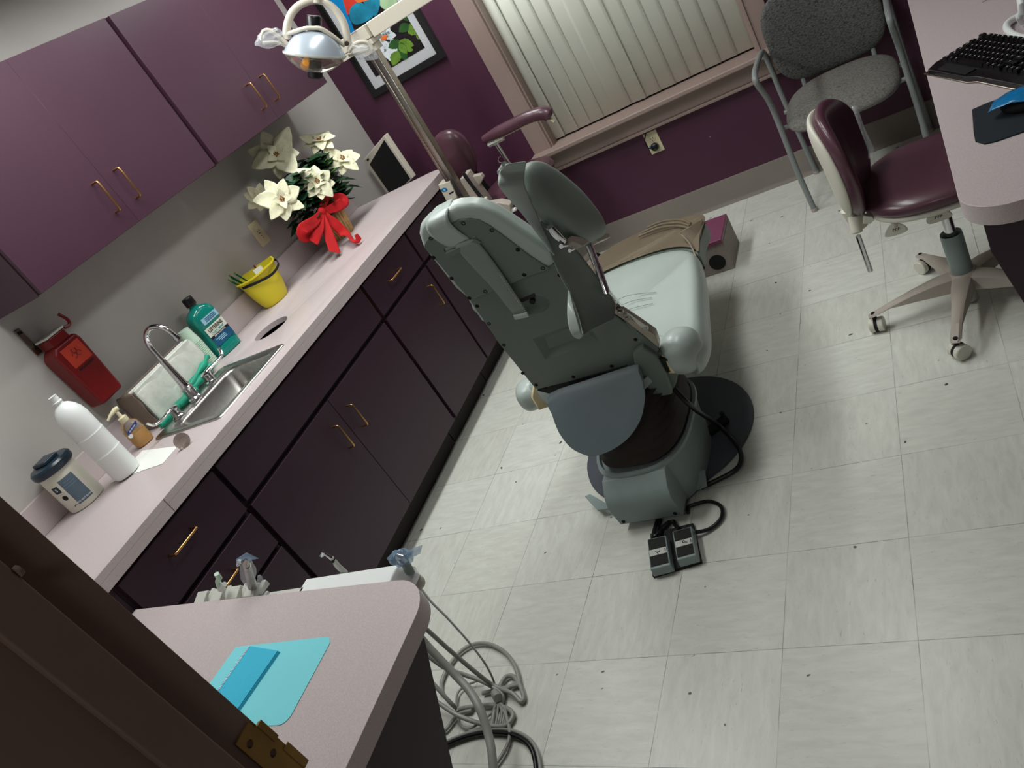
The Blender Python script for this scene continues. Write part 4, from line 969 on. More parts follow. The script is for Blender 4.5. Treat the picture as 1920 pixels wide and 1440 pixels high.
# ================================================================ assistant stool behind (maroon)
AY = 2.03
sc = at(978, 342, 1, AY); sc.z = .60
c = thing('assistant_stool', 'maroon vinyl stool with curved arm rest, tucked behind the dental chair by the window', 'stool', (sc.x, AY, 0))
b = MB(); b.lathe((sc.x, AY, .635), [(.0, 0), (.165, .0), (.185, .012), (.192, .035), (.18, .058), (.14, .07), (0, .074)], 40, None, 1, .95); fin('seat', b, 'maroon', c)
b = MB(); b.lathe((sc.x, AY, .61), [(.0, 0), (.1, .0), (.17, .015), (.18, .026), (0, .026)], 36); fin('seat_pan', b, 'castor', c)
b = MB(); b.cyl((sc.x, AY, .1), (sc.x, AY, .61), .025, n=18); fin('gas_post', b, 'chrome', c)
for k in range(5):
    a = 2 * PI * k / 5 + .1; e_ = V((sc.x + .22 * math.cos(a), AY + .05 + .2 * math.sin(a), .075))
    b = MB(); b.tube([(sc.x, AY, .1), e_], [.024, .014], 10); l_ = fin('foot_arm', b, 'castor', c)
    b = MB(); b.lathe(e_ + V((0, -.012, -.048)), [(.0, 0), (.026, 0), (.026, .024), (0, .024)], 16, Matrix.Rotation(-PI / 2, 3, 'X')); fin('castor', b, 'black', l_)
o_ = at(853, 292, 1, AY)
b = MB(); Rb = Matrix.Rotation(.12, 3, 'Y'); b.ell(o_, (.105, .05, .135), 30, 16, Rb, p=.85); fin('back_pad', b, 'maroon', c)
b = MB(); b.tube(smooth_pts([o_ + V((.03, .03, -.11)), V((o_.x + .06, AY + .06, .62)), V((sc.x, AY + .03, .62))], 6), .014, 10); fin('back_stem', b, 'mblack', c)
ap = [at(u, v, 1, AY - .06) for u, v in ((905, 263), (930, 250), (960, 235), (985, 222), (1005, 215), (1022, 212), (1034, 218))]
pts = smooth_pts(ap, 5); n = len(pts)
b = MB(); b.tube(pts, [.018 + .012 * min(1, i / 6) + .007 * max(0, (i / n - .6)) * 2.2 - (.018 if i > n - 3 else 0) for i in range(n)], 16); fin('arm_pad', b, 'maroon', c, sub=1)
b = MB(); b.tube([q - V((0, 0, .026)) for q in pts[4:]], .009, 8, flat=(.6, 1.6)); fin('arm_backing', b, 'ivory', c)
q0 = at(916, 272, 1, AY - .06); q1 = at(944, 258, 1, AY - .06)
b = MB(); b.tube([q0, q1], .013, 4); fin('arm_bracket', b, 'lgrey', c)
b = MB()
r0 = at(932, 270, 1, AY - .06); r1 = at(955, 306, 1, AY - .02)
b.tube([r0, r1, V((r1.x + .03, AY, .66))], .0075, 10); b.tube([r0 + V((-.016, .01, 0)), r1 + V((-.016, .01, 0)), V((r1.x + .01, AY + .01, .66))], .005, 10)
hk = smooth_pts([at(u, v, 1, AY - .05) for u, v in ((944, 306), (936, 304), (934, 298), (938, 293))], 4); b.tube(hk, .0025, 8); fin('arm_post', b, 'chrome', c)

# ================================================================ dental chair
BY0, BZ0, BS = .34, .5, -.17
bn = V((0, -1, BS)).normalized(); bn = V((0, -1, -.17)).normalized()      # outward normal of the back (to the door)
def bp(u, v, off=0):
    d = ray(u, v); t = (BY0 + BS * (CAM.z - BZ0) - CAM.y) / (d.y - BS * d.z); return CAM + d * t + bn * off
CX = .455
ch = thing('dental_chair', 'grey-green vinyl dental chair seen from behind, on a round floor plate', 'dental chair', (CX, .6, 0))
b = MB(); b.lathe((.46, .605, 0), [(.0, 0), (.312, 0), (.316, .004), (.314, .012), (.30, .016), (0, .017)], 64, None, 1, 1.03); fin('floor_plate', b, 'disc', ch)
# lift housing: D-shaped tub with rim
def tub(rx, ry, cy, z, n=36, pw=.7):
    out = []
    for i in range(n):
        t = 2 * PI * i / n; out.append((.495 + rx * math.copysign(abs(math.cos(t)) ** pw, math.cos(t)), cy + ry * math.copysign(abs(math.sin(t)) ** pw, math.sin(t)), z))
    return out
b = MB(); b.grid([tub(.15, .215, .445, .017), tub(.152, .218, .446, .1), tub(.16, .23, .45, .178), tub(.168, .238, .452, .186), tub(.166, .236, .452, .196), tub(.156, .226, .452, .198), tub(.152, .222, .452, .185)], close_v=True, cap=True); fin('lift_housing', b, 'genamel', ch, sharp=50)
b = MB(); rows = []
zz = .232
for i in range(15):
    t = i / 14; w = .143 - .010 * t + (.008 if i % 2 else -.010); rows.append([V((x_ + .035 * t, y_, z_ + .018 * t * math.sin(5 * x_ * 6) )) for x_, y_, z_ in tub(w, w * 1.45 - .03 * t, .452 + .04 * t, .19 + .225 * t)])
b.grid(rows, close_v=True, cap=True); fin('bellows', b, 'bellow', ch, sharp=180)
b = MB(); b.grid([tub(.165, .2, .5, .41), tub(.175, .21, .5, .42), tub(.175, .21, .5, .445), tub(.16, .2, .5, .45)], close_v=True, cap=True); fin('seat_frame', b, 'genamel', ch)
# motor cover box toward the doorway
m0 = [(.372, .215, .0), (.372, .215, .0)]
xa, xb = .39, .588
b = MB()
pr_ = [(.27, .03), (.176, .03), (.162, .118), (.178, .152), (.218, .186), (.27, .186)]
b.prism([(xa - .01, y, z) for y, z in pr_], (xb - xa + .02, 0, 0)); mc_ = fin('motor_cover', b, 'genamel', ch, bevel=.003, seg=2)
for x in (xa + .008, xb - .012): b = MB(); b.tube([(x, .176, .045), (x, .171, .045)], .006, 14); fin('cover_screw', b, 'mblack', mc_)
# hold-down ears
b = MB(); q = [at(1098, 933, 2, .03), at(1108, 929, 2, .03), at(1142, 948, 2, .03), at(1146, 956, 2, .03), at(1122, 959, 2, .03)]; b.prism(q, (0, 0, .008)); fin('anchor_foot', b, 'genamel', ch, bevel=.002)
b = MB(); q = [at(1304, 888, 2, .05), at(1322, 884, 2, .05), at(1326, 913, 2, .02), at(1307, 920, 2, .02)]; b.prism(q, (0, .006, .002)); af_ = fin('anchor_foot', b, 'genamel', ch, bevel=.001, seg=1)
b = MB(); b.tube([at(1283, 916, 2, .02), at(1315, 913, 2, .02)], .010, 10); fin('anchor_rod', b, 'genamel', af_)
b = MB(); b.tube([(.69, .60, .017), (.685, .60, .06)], .008, 10); b.tube([(.60, .52, .03), (.69, .60, .03)], .018, 10); fin('leveling_bolt', b, 'mblack', ch)
# seat
ZS = .485
so = [(.72, .39), (.785, .355), (.81, .40), (.812, .48), (.79, .62), (.76, .82), (.715, 1.0), (.655, 1.12), (.57, 1.205), (.455, 1.245), (.34, 1.235), (.235, 1.17), (.195, 1.02), (.195, .82), (.195, .62), (.19, .50), (.20, .42), (.24, .40)]
so = smooth_pts([V((x, y, 0)) for x, y in so], 3, closed=True)
cen = V((.455, .72, 0))
def ringz(sc_, z, dz=0):
    out = []
    for q in so:
        r_ = (q - cen); k = sc_
        zz_ = z - max(0, (q.y - .95)) * .22 + .0 
        if dz: zz_ += dz * (abs(q.x - .455) / .36) ** 2 * (1 if q.y < 1 else .4)
        out.append(cen + V((r_.x * k, r_.y * k, zz_)))
    return out
b = MB(); b.grid([ringz(.80, ZS - .115), ringz(.93, ZS - .11), ringz(.985, ZS - .085), ringz(1.0, ZS - .05), ringz(.985, ZS - .02), ringz(.94, ZS - .002, .012), ringz(.85, ZS + .002, .01), ringz(.65, ZS - .002), ringz(.45, ZS - .005), ringz(.25, ZS - .007), ringz(.1, ZS - .008), ringz(.02, ZS - .008)], close_v=True, cap=True)
seat = fin('seat_cushion', b, 'vinyl', ch, sub=1, sharp=180)
for k, pts in enumerate(([(1153, 565), (1172, 556), (1195, 551), (1230, 548)], [(1165, 572), (1190, 563), (1222, 558)], [(1178, 580), (1205, 573), (1224, 569)])):
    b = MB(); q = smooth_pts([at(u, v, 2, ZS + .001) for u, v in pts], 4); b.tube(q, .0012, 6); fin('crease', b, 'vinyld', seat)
for sx in (1, -1):
    wc = V((.745, .405, .462)) if sx > 0 else V((.178, .445, .43))
    b = MB(); b.ell(wc, (.060, .066, .068) if sx > 0 else (.05, .058, .052), 24, 14, Matrix.Rotation(-sx * .35, 3, 'Z'), p=.8); fin('seat_wing', b, 'vinyl', ch, sub=1)
    b = MB(); b.prism([wc + V((-sx * .062, -.03, -.05)), wc + V((-sx * .03, -.06, -.035)), wc + V((-sx * .034, -.06, .02)), wc + V((-sx * .055, -.035, .055))], (sx * .014, .03, 0)); fin('wing_backing', b, 'foam', ch, bevel=.006)
# toe cover / leg rest
lo = [(.70, 1.06), (.675, 1.22), (.66, 1.42), (.60, 1.50), (.46, 1.55), (.30, 1.56), (.20, 1.5), (.16, 1.3), (.16, 1.1), (.25, 1.19), (.34, 1.24), (.455, 1.25), (.57, 1.21), (.655, 1.13)]
b = MB(); q = [V((x, y, .425 - .14 * (y - 1.1))) for x, y in lo]
b.prism(smooth_pts(q, 3, closed=True), (0, 0, -.06)); lr_ = fin('leg_rest', b, 'vinyld', ch, bevel=.015)
b = MB(); q = [V((x * 1.0, y, .437 - .14 * (y - 1.1) + .006 * math.sin(9 * x + 6 * y))) for x, y in lo]
q = [V((.455, 1.38, 0)) + (V((t.x, t.y, 0)) - V((.455, 1.38, 0))) * 1.03 + V((0, 0, t.z)) for t in q]
b.prism(smooth_pts(q, 3, closed=True), (0, 0, .004)); tc_ = fin('toe_cover', b, 'tanp', ch, bevel=.002)
b = MB()
for k in range(3): b.tube(smooth_pts([(.37 + .07 * k * .2, 1.46 + .028 * k, .405), (.47, 1.45 + .028 * k, .412), (.56, 1.40 + .026 * k, .414), (.62, 1.33 + .02 * k, .418)], 5), .005, 8)
fin('cover_ridge', b, 'tanp', tc_)
b = MB(); q = [at(u, v, 2, .42) for u, v in ((1275, 437), (1290, 428), (1305, 420), (1316, 411))]; b.tube(smooth_pts(q, 4), .0035, 8); q = [at(u, v, 2, .45) for u, v in ((1278, 440), (1292, 455), (1304, 480), (1310, 510))]; b.tube(smooth_pts(q, 4), .003, 8); fin('piping', b, 'kraft', tc_)
b = MB(); q = [at(1277, 436, 2, .44), at(1316, 411, 2, .42), at(1318, 432, 2, .36), at(1313, 470, 2, .38), at(1309, 520, 2, .40), at(1300, 470, 2, .43)]; b.face(q); fin('cover_side', b, 'tanp', ch, solid=.004)

# backrest
def zs(l, sx, ox, oy): return [(x / sx + ox, y / sx + oy) for x, y in l]
outl = zs([(75, 385), (85, 310), (150, 238), (255, 180), (360, 130), (450, 92), (600, 80), (700, 95), (850, 160), (1000, 255), (1200, 390), (1400, 530), (1445, 640), (1430, 690), (1370, 715), (1000, 860), (620, 1037), (565, 1025), (440, 920), (300, 740), (180, 590), (110, 490)], 5.333, 770, 370)
b = MB(); b.prism([(bp(u, v, -.046) + bn * .046) if k <= 12 or k > 19 else bp(u, v, 0) for k, (u, v) in enumerate(outl)], -bn * .05); fin('back_cushion', b, 'vinyl', ch, bevel=.018, seg=5)
inl = zs([(132, 490), (150, 430), (210, 375), (300, 320), (400, 262), (490, 215), (600, 205), (690, 222), (800, 280), (1000, 428), (1200, 580), (1385, 700), (1370, 722), (1200, 775), (1000, 862), (620, 1012), (585, 1003), (470, 880), (300, 680), (180, 545)], 5.333, 770, 370)
b = MB(); b.prism([bp(u, v, .004) for u, v in inl], -bn * .02); ubp = fin('upper_back_panel', b, 'gpanel', ch, bevel=.004)
cut = MB(); sl = zs([(336, 512), (640, 380), (655, 398), (352, 538)], 5.333, 770, 370); cut.prism([bp(u, v, .02) for u, v in sl], -bn * .03); boolcut(ubp, cut)
b = MB(); ll = zs([(352, 545), (655, 400), (715, 430), (700, 450), (400, 580)], 5.333, 770, 370); b.prism([bp(u, v, .009) for u, v in ll], -bn * .006); fin('strap_keeper', b, 'gpanel', ch, bevel=.002)
low = [(874, 560), (878, 556), (1030, 498), (1046, 506), (1056, 520), (1085, 548), (1130, 580), (1172, 606), (1232, 655), (1234, 663), (1224, 676), (1189, 690), (1007, 735), (1002, 733), (985, 712), (935, 650)]
b = MB(); b.prism([bp(u, v, -.012) for u, v in low], -bn * .03); lbp = fin('lower_back_panel', b, 'gpanel', ch, bevel=.005)
cut = MB(); o_ = bp(1000, 578, -.012)
exv = V((1, 0, 0)); ezv = bn.cross(exv).normalized()
if ezv.z < 0: ezv = -ezv
def bq(x, z, off, o2=None): return (o2 or o_) + exv * x + ezv * z + bn * off
cut.ell(bq(0, .0, .002), (.05, .016, .036), 28, 12); boolcut(lbp, cut)
cut = MB()
ra = [bp(u, v, -.011) for u, v in ((996, 640), (1098, 603), (1124, 646), (1021, 681))]
rb = [bp(u, v, -.028) for u, v in ((1019, 645), (1094, 616), (1104, 640), (1026, 666))]
for q4 in (ra, rb[::-1]): pass
bmv = [cut.bm.verts.new(q) for q in ra] + [cut.bm.verts.new(q) for q in rb]
cut.bm.faces.new(bmv[:4]); cut.bm.faces.new(bmv[4:][::-1])
for i in range(4): cut.bm.faces.new((bmv[i], bmv[4 + i], bmv[4 + (i + 1) % 4], bmv[(i + 1) % 4]))
boolcut(lbp, cut)
b = MB(); b.tube([bq(0.0, .012, -.012), bq(0, .012, -.002)], .0085, 18); fin('lock_knob', b, 'mblack', lbp)
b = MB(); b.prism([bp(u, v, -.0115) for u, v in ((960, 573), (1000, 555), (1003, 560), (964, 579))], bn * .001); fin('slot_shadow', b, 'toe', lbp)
scr = zs([(530, 250), (815, 320), (205, 402), (232, 593), (412, 800), (590, 998), (750, 932), (1140, 765), (1325, 700), (1075, 514)], 5.333, 770, 370)
def screws(l, off, parent):
    for u, v in l:
        bb = MB(); q = bp(u, v, off); bb.lathe(q, [(.0062, 0), (.0062, .0008), (.0045, .0012), (.0035, -.001), (0, -.001)], 14, bn.to_track_quat('Z', 'Y').to_matrix())
        fin('screw', bb, 'mblack', parent)
screws(scr, .004, ubp)
screws([(893, 579), (915, 612), (943, 652), (1004, 727), (979, 705), (1048, 521), (1074, 712), (1146, 692), (1191, 642)], -.012, lbp)
# headrest strap over the top
def strap(L, Rr, offs, nm, m='vinyl', parent=ch, th=.0025):
    n = len(L); rows = []
    for i in range(n):
        a_ = bp(*L[i], offs[i]); c_ = bp(*Rr[i], offs[i]); rows.append([a_ + (c_ - a_) * k / 4 + bn * (.002 * math.sin(PI * k / 4)) for k in range(5)])
    bb = MB(); bb.grid(rows); return fin(nm, bb, m, parent, solid=th, sub=1, sharp=180)
L = zs([(190, 212), (150, 238), (165, 290), (210, 370), (300, 440), (410, 508)], 5.333, 770, 370)
Rr = zs([(395, 110), (362, 130), (385, 205), (430, 270), (520, 350), (618, 412)], 5.333, 770, 370)
s1 = strap(L, Rr, [-.05, .004, .012, .008, .007, .003], 'headrest_strap')
L = zs([(430, 470), (520, 555), (640, 690), (780, 820), (900, 960), (1048, 1165)], 5.333, 770, 370)
Rr = zs([(640, 390), (710, 455), (840, 620), (960, 790), (1060, 940), (1182, 1112)], 5.333, 770, 370)
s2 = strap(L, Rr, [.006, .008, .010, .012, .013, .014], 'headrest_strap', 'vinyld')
b = MB(); a_, c_ = bp(*zs([(1050, 1160)], 5.333, 770, 370)[0], .017), bp(*zs([(1185, 1128)], 5.333, 770, 370)[0], .017); b.tube([a_, c_], .006, 8, flat=(1.5, .7)); fin('strap_hem', b, 'vinyl', s2)
def stitch(pts, parent, off=.0):
    bb = MB(); q = smooth_pts(pts, 14)
    for i in range(0, len(q) - 1, 2):
        bb.tube([q[i], q[i] + (q[i + 1] - q[i]) * 1.1], .0007, 4)
    return fin('stitching', bb, 'stitch', parent)
for du in (0, 14):
    stitch([bp(*t, .0125) for t in zs([(165 + du, 245 - du * .4), (185 + du, 300 - du * .4), (225 + du, 375 - du * .6)], 5.333, 770, 370)], s1)
    stitch([bp(*t, .0125) for t in zs([(348 - du, 150), (365 - du, 210), (405 - du, 285)], 5.333, 770, 370)], s1)
stitch([bp(*t, .016) for t in zs([(905, 740), (1010, 900), (1160, 1105)], 5.333, 770, 370)], s2)
b = MB(); b.tube(smooth_pts([bp(1042, 500, -.03), bp(1046, 495, -.03), bp(1048, 502, -.02)], 4), .004, 6); fin('strap_tab', b, 'lgrey', ch)
# loose cloth and hardware on the far side of the back
b = MB(); q = smooth_pts([bp(875, 568, -.05), bp(878, 590, -.055), bp(885, 603, -.06), bp(895, 622, -.065), bp(903, 622, -.06)], 4); b.tube(q, [.012 + .004 * math.sin(i) for i in range(len(q))], 10, flat=(1, .7)); b.tube([bp(878, 575, -.05), bp(886, 578, -.05)], .009, 8); fin('side_strap', b, 'vinyl', ch, sub=1)
b = MB(); b.tube([bp(903, 628, -.06), bp(911, 636, -.06)], .006, 10); b.tube([bp(908, 638, -.06), bp(916, 634, -.06)], .004, 10); fin('side_buckle', b, 'chrome', ch)
b = MB(); q = [bp(u, v, -.05) for u, v in ((927, 650), (945, 670), (975, 712), (968, 708), (940, 680))]; b.prism(q, V((0, .02, 0))); fin('side_rail', b, 'lgrey', ch, bevel=.002)
# right hand recline rail
b = MB(); q = [bp(u, v, -.012) for u, v in ((1148, 598), (1152, 583), (1196, 612), (1228, 634), (1236, 655), (1230, 662), (1190, 635))]
b.prism(q, -bn * .03); rl = fin('recline_rail', b, 'steeld', ch, bevel=.003)
b = MB()
for (u, v) in ((1163, 590), (1170, 594), (1178, 600), (1209, 620)): b.obox(bp(u, v, -.009), (.018, .012, .01))
b.prism([bp(u, v, -.010) for u, v in ((1172, 588), (1180, 590), (1213, 615), (1212, 624), (1206, 622))], bn * .004); fin('rail_teeth', b, 'steel', rl, bevel=.001, seg=1)
# pivot bracket arm with dark opening
arm = [(1186, 662), (1205, 648), (1232, 668), (1250, 700), (1262, 738), (1240, 742), (1222, 739), (1205, 715), (1190, 685)]
b = MB(); b.prism([bp(u, v, .006) for u, v in arm], -bn * .05); fin('pivot_arm', b, 'gpanel', ch, bevel=.008)
b = MB(); b.prism([bp(u, v, -.016) for u, v in ((1228, 668), (1262, 672), (1275, 690), (1268, 725), (1262, 738), (1240, 740), (1222, 700))], -bn * .05); pv = fin('pivot_plate', b, 'gpanel', ch, bevel=.006)
b = MB(); b.tube([bp(1244, 688, -.03), bp(1244, 688, -.004)], .030, 26, cap=True); fin('pivot_opening', b, 'mblack', ch)
# rear flap (slate vinyl)
fl = [(1030, 752), (1100, 727), (1185, 700), (1200, 702), (1209, 735), (1208, 760), (1200, 790), (1180, 820), (1150, 843), (1115, 856), (1095, 853), (1070, 840), (1048, 812), (1035, 778)]
def fp(u, v):                               # a plane hanging slightly outwards under the back
    yy = .318; d = ray(u, v); s_ = .55
    t = (yy + s_ * (CAM.z - .5) - CAM.y) / (d.y - s_ * d.z); return CAM + d * t
b = MB(); b.prism([fp(u, v) for u, v in smooth_pts([V((u, v, 0)) for u, v in fl], 3, closed=True) and [(q.x, q.y) for q in smooth_pts([V((u, v, 0)) for u, v in fl], 3, closed=True)]], V((0, .025, .012))); fp_ = fin('rear_flap', b, 'gflap', ch, bevel=.007)
b = MB(); b.prism([bp(u, v, -.012) for u, v in ((1032, 745), (1180, 697), (1176, 688), (1090, 712), (1005, 738))], -bn * .03); fin('flap_hinge', b, 'mblack', ch, bevel=.002)
# raised right arm rest
AX = .70
def ar(u, v, dx=0): q = at(u, v, 0, AX + dx); return q
pad = [(985, 306), (1000, 308), (1030, 327), (1075, 365), (1108, 405), (1124, 430), (1125, 448), (1110, 458), (1085, 458), (1060, 440), (1030, 412), (1005, 380), (988, 345), (981, 320)]
pp_ = smooth_pts([ar(u, v) for u, v in pad], 3, closed=True)
cn = sum(pp_, V()) / len(pp_)
vd = V((.55, .8, -.1)).normalized() * 1.0
b = MB(); rows = []
for off, k in ((-.036, .55), (-.03, .86), (-.012, .985), (.004, 1.0), (.02, .97), (.034, .86), (.04, .55)):
    rows.append([cn + (q - cn) * k + V((1, .25, 0)).normalized() * off for q in pp_])
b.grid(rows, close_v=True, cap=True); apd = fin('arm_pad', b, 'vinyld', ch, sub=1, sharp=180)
# leather sling from the pad tip down to the side of the back
def sheet(L, Rr, nm, m, parent, th=.003, bulge=0):
    L = smooth_pts(L, 4); Rr = smooth_pts(Rr, 4); rows = []
    for a_, c_ in zip(L, Rr): rows.append([a_ + (c_ - a_) * k / 5 + V((bulge, -bulge, 0)) * math.sin(PI * k / 5) for k in range(6)])
    bb = MB(); bb.grid(rows); return fin(nm, bb, m, parent, solid=th, sub=1, sharp=180)
A1 = AX - .03
def sq_(u, v, x): return at(u, v, 0, x)
L = [sq_(950, 308, .71), sq_(937, 322, .67), sq_(934, 345, .665), sq_(945, 363, .66), sq_(972, 392, .66), sq_(1002, 432, .665), sq_(1030, 470, .67)]
Rr = [sq_(987, 303, .73), sq_(984, 318, .71), sq_(983, 345, .70), sq_(995, 375, .69), sq_(1012, 415, .68), sq_(1028, 452, .675), sq_(1040, 480, .672)]
s3 = sheet(L, Rr, 'arm_sling', 'vinyl', ch, bulge=.003)
L = [sq_(1030, 470, .67), sq_(1038, 490, .662), sq_(1052, 520, .655), sq_(1066, 545, .65), sq_(1077, 570, .648), sq_(1088, 605, .648), sq_(1092, 630, .65)]
Rr = [sq_(1012, 412, .682), sq_(1040, 432, .688), sq_(1080, 468, .692), sq_(1112, 508, .70), sq_(1142, 548, .70), sq_(1153, 575, .70), sq_(1150, 600, .70)]
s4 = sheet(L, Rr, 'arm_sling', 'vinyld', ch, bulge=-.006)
L = [sq_(1066, 543, .65), sq_(1064, 575, .645), sq_(1065, 605, .643), sq_(1073, 628, .645), sq_(1086, 635, .65), sq_(1093, 628, .655)]
Rr = [sq_(1068, 546, .66), sq_(1078, 585, .665), sq_(1084, 605, .668), sq_(1088, 620, .668), sq_(1092, 628, .665), sq_(1093, 620, .66)]
s5 = sheet(L, Rr, 'sling_loop', 'vinyl', ch)
for du in (0, 7):
    stitch([sq_(937 + du * .8, 330, .662), sq_(938 + du, 350, .655), sq_(946 + du, 362, .652)], s3)
    stitch([sq_(981 - du * .6, 322, .70), sq_(979 - du * .6, 345, .688), sq_(988 - du * .6, 370, .678)], s3)
    stitch([sq_(1067 + du * .5, 575, .642), sq_(1067 + du * .6, 605, .64), sq_(1075 + du * .4, 624, .642)], s5)
b = MB(); q = smooth_pts([sq_(946, 308, .70), sq_(940, 318, .668), sq_(937, 324, .664)], 4); b.tube(q, .007, 8); fin('sling_hem', b, 'vinyl', s3)
# arm mechanism and post
b = MB(); b.tube([ar(1030, 425), ar(1042, 440), ar(1056, 452)], [.010, .012, .010], 12); b.tube([ar(1052, 462), ar(1085, 455)], .006, 10); b.tube([ar(1068, 470), ar(1100, 452)], .005, 10); fin('arm_joint', b, 'chrome', ch)
b = MB(); b.prism([ar(1058, 450), ar(1075, 452), ar(1092, 462), ar(1078, 470), ar(1060, 462)], (.02, .01, 0)); b.prism([ar(1098, 452), ar(1128, 444), ar(1132, 452), ar(1108, 462)], (.02, .01, 0)); fin('arm_bracket', b, 'castor', ch, bevel=.002)
b = MB(); b.tube([ar(1104, 458, .0), ar(1120, 500, .01), ar(1136, 545, .015), bp(1160, 600, -.05)], .010, 14); fin('arm_post', b, 'chrome', ch)
# power cord of the chair
b = MB(); q = smooth_pts([bp(1263, 738, -.02), at(1300, 765, 0, .70), at(1350, 800, 2, .06), at(1382, 835, 2, .03), at(1390, 860, 2, .025), at(1378, 882, 2, .02), at(1335, 905, 2, .012), at(1310, 915, 2, .02)], 6); b.tube(q, .008, 10); fin('power_cord', b, 'cord', ch)

# ================================================================ foot switches and their cables
pl = thing('foot_switch', 'pair of grey rocker foot pedals with pictogram strips on the floor behind the chair', 'foot pedal', (.56, .06, 0))
def pedal(c4, zt_, base_, picto):
    q = [at(u, v, 2, zt_) for u, v in c4]     # top corners: far-left, far-right, near-right, near-left
    low4 = [V((p_.x, p_.y, .012)) for p_ in q]
    cc = sum(low4, V()) / 4; low4 = [cc + (p_ - cc) * 1.06 for p_ in low4]
    bb = MB(); vs = [bb.bm.verts.new(p_) for p_ in low4] + [bb.bm.verts.new(p_) for p_ in q]
    bb.bm.faces.new(vs[:4]); bb.bm.faces.new(vs[4:][::-1])
    for i in range(4): bb.bm.faces.new((vs[i], vs[4 + i], vs[4 + (i + 1) % 4], vs[(i + 1) % 4]))
    o = fin('pedal', bb, 'genamel', pl, bevel=.004)
    def W(a_, c_, z=.001): return q[3] * (1 - a_) * (1 - c_) + q[2] * a_ * (1 - c_) + q[0] * (1 - a_) * c_ + q[1] * a_ * c_ + V((0, 0, z))
    for c0, c1, m_, nm in ((.06, .38, 'dk', 'grip_pad'), (.60, .95, 'dk', 'grip_pad'), (.39, .59, 'lgrey', 'pictogram_strip')):
        bb = MB(); bb.prism([W(.07, c0), W(.93, c0), W(.93, c1), W(.07, c1)], (0, 0, .0012)); g_ = fin(nm, bb, m_, o)
        if nm == 'pictogram_strip':
            bb = MB(); 
            for a0_, c0_, a1_, c1_ in picto: bb.tube([W(a0_, c0_, .0026), W(a1_, c1_, .0026)], .0013, 5)
            bb.prism([W(.85, .43, .0022), W(.89, .43, .0022), W(.89, .55, .0022), W(.85, .55, .0022)], (0, 0, .0004)); fin('pictogram', bb, 'ink', g_)
    return o
pedal([(1213, 1011), (1248, 1003), (1257, 1058), (1219, 1068)], .042, 0, [(.35, .5, .45, .47), (.45, .47, .58, .47), (.58, .47, .62, .53), (.42, .52, .42, .52), (.45, .47, .5, .42)])
pedal([(1260, 996), (1296, 986), (1305, 1040), (1269, 1050)], .042, 0, [(.45, .55, .47, .47), (.47, .47, .6, .49), (.6, .49, .68, .46), (.5, .56, .56, .52), (.36, .5, .37, .5)])
b = MB(); q = [at(1226, 1085, 2, 0), at(1318, 1057, 2, 0), at(1302, 985, 2, 0), at(1222, 1005, 2, 0)]; b.prism([V((p_.x, p_.y, .0)) for p_ in q], (0, 0, .012)); fin('base_plate', b, 'mblack', pl, bevel=.002)
b = MB(); b.tube(smooth_pts([at(1236, 1004, 2, .02), at(1243, 990, 2, .012), at(1255, 980, 2, .012), (.50, .12, .012), (.50, .19, .012)], 6), .008, 10); fin('cable', b, 'cord', pl)
b = MB(); b.tube(smooth_pts([at(1275, 992, 2, .02), at(1266, 985, 2, .012), at(1260, 978, 2, .012), (.51, .13, .012), (.51, .19, .012)], 6), .006, 10); fin('cable', b, 'cord', pl)
b = MB(); b.tube(smooth_pts([at(1304, 998, 2, .02), at(1330, 992, 2, .01), at(1352, 972, 2, .01), at(1352, 950, 2, .01), at(1330, 940, 2, .01), at(1305, 945, 2, .01), at(1290, 951, 2, .012), (.60, .20, .012)], 6), .006, 10); fin('cable', b, 'cord', pl)

# small box with plum top near the toe of the chair
c = thing('control_box', 'small grey box with plum top and round black grilles on the floor', 'box', (.56, 1.8, 0))
F0 = at(1378, 503, 2, 0); HX = .21
x1_ = F0.x; y0_ = F0.y; hb2 = hgt(1366, 468, x1_, y0_)
B1 = at(1385, 455, 2, 0)
hb2 = max(.14, min(hb2, .22)); dpt = max(.2, B1.y - F0.y)
b = MB(); b.box((x1_ - HX, y0_, 0), (x1_, y0_ + dpt, hb2)); fin('body', b, 'boxs', c, bevel=.002)
b = MB(); b.box((x1_ - HX - .006, y0_ - .008, hb2), (x1_ - .0, y0_ + dpt, hb2 + .022)); fin('top', b, 'plumtop', c, bevel=.004)
def gr(u, v, rad):
    q = at(u, v, 1, y0_ - .001); bb = MB(); bb.tube([q + V((0, .002, 0)), q - V((0, .002, 0))], rad, 30); return fin('round_grille', bb, 'mblack', c)
gr(1345, 492, .037); gr(1317, 501, .012)
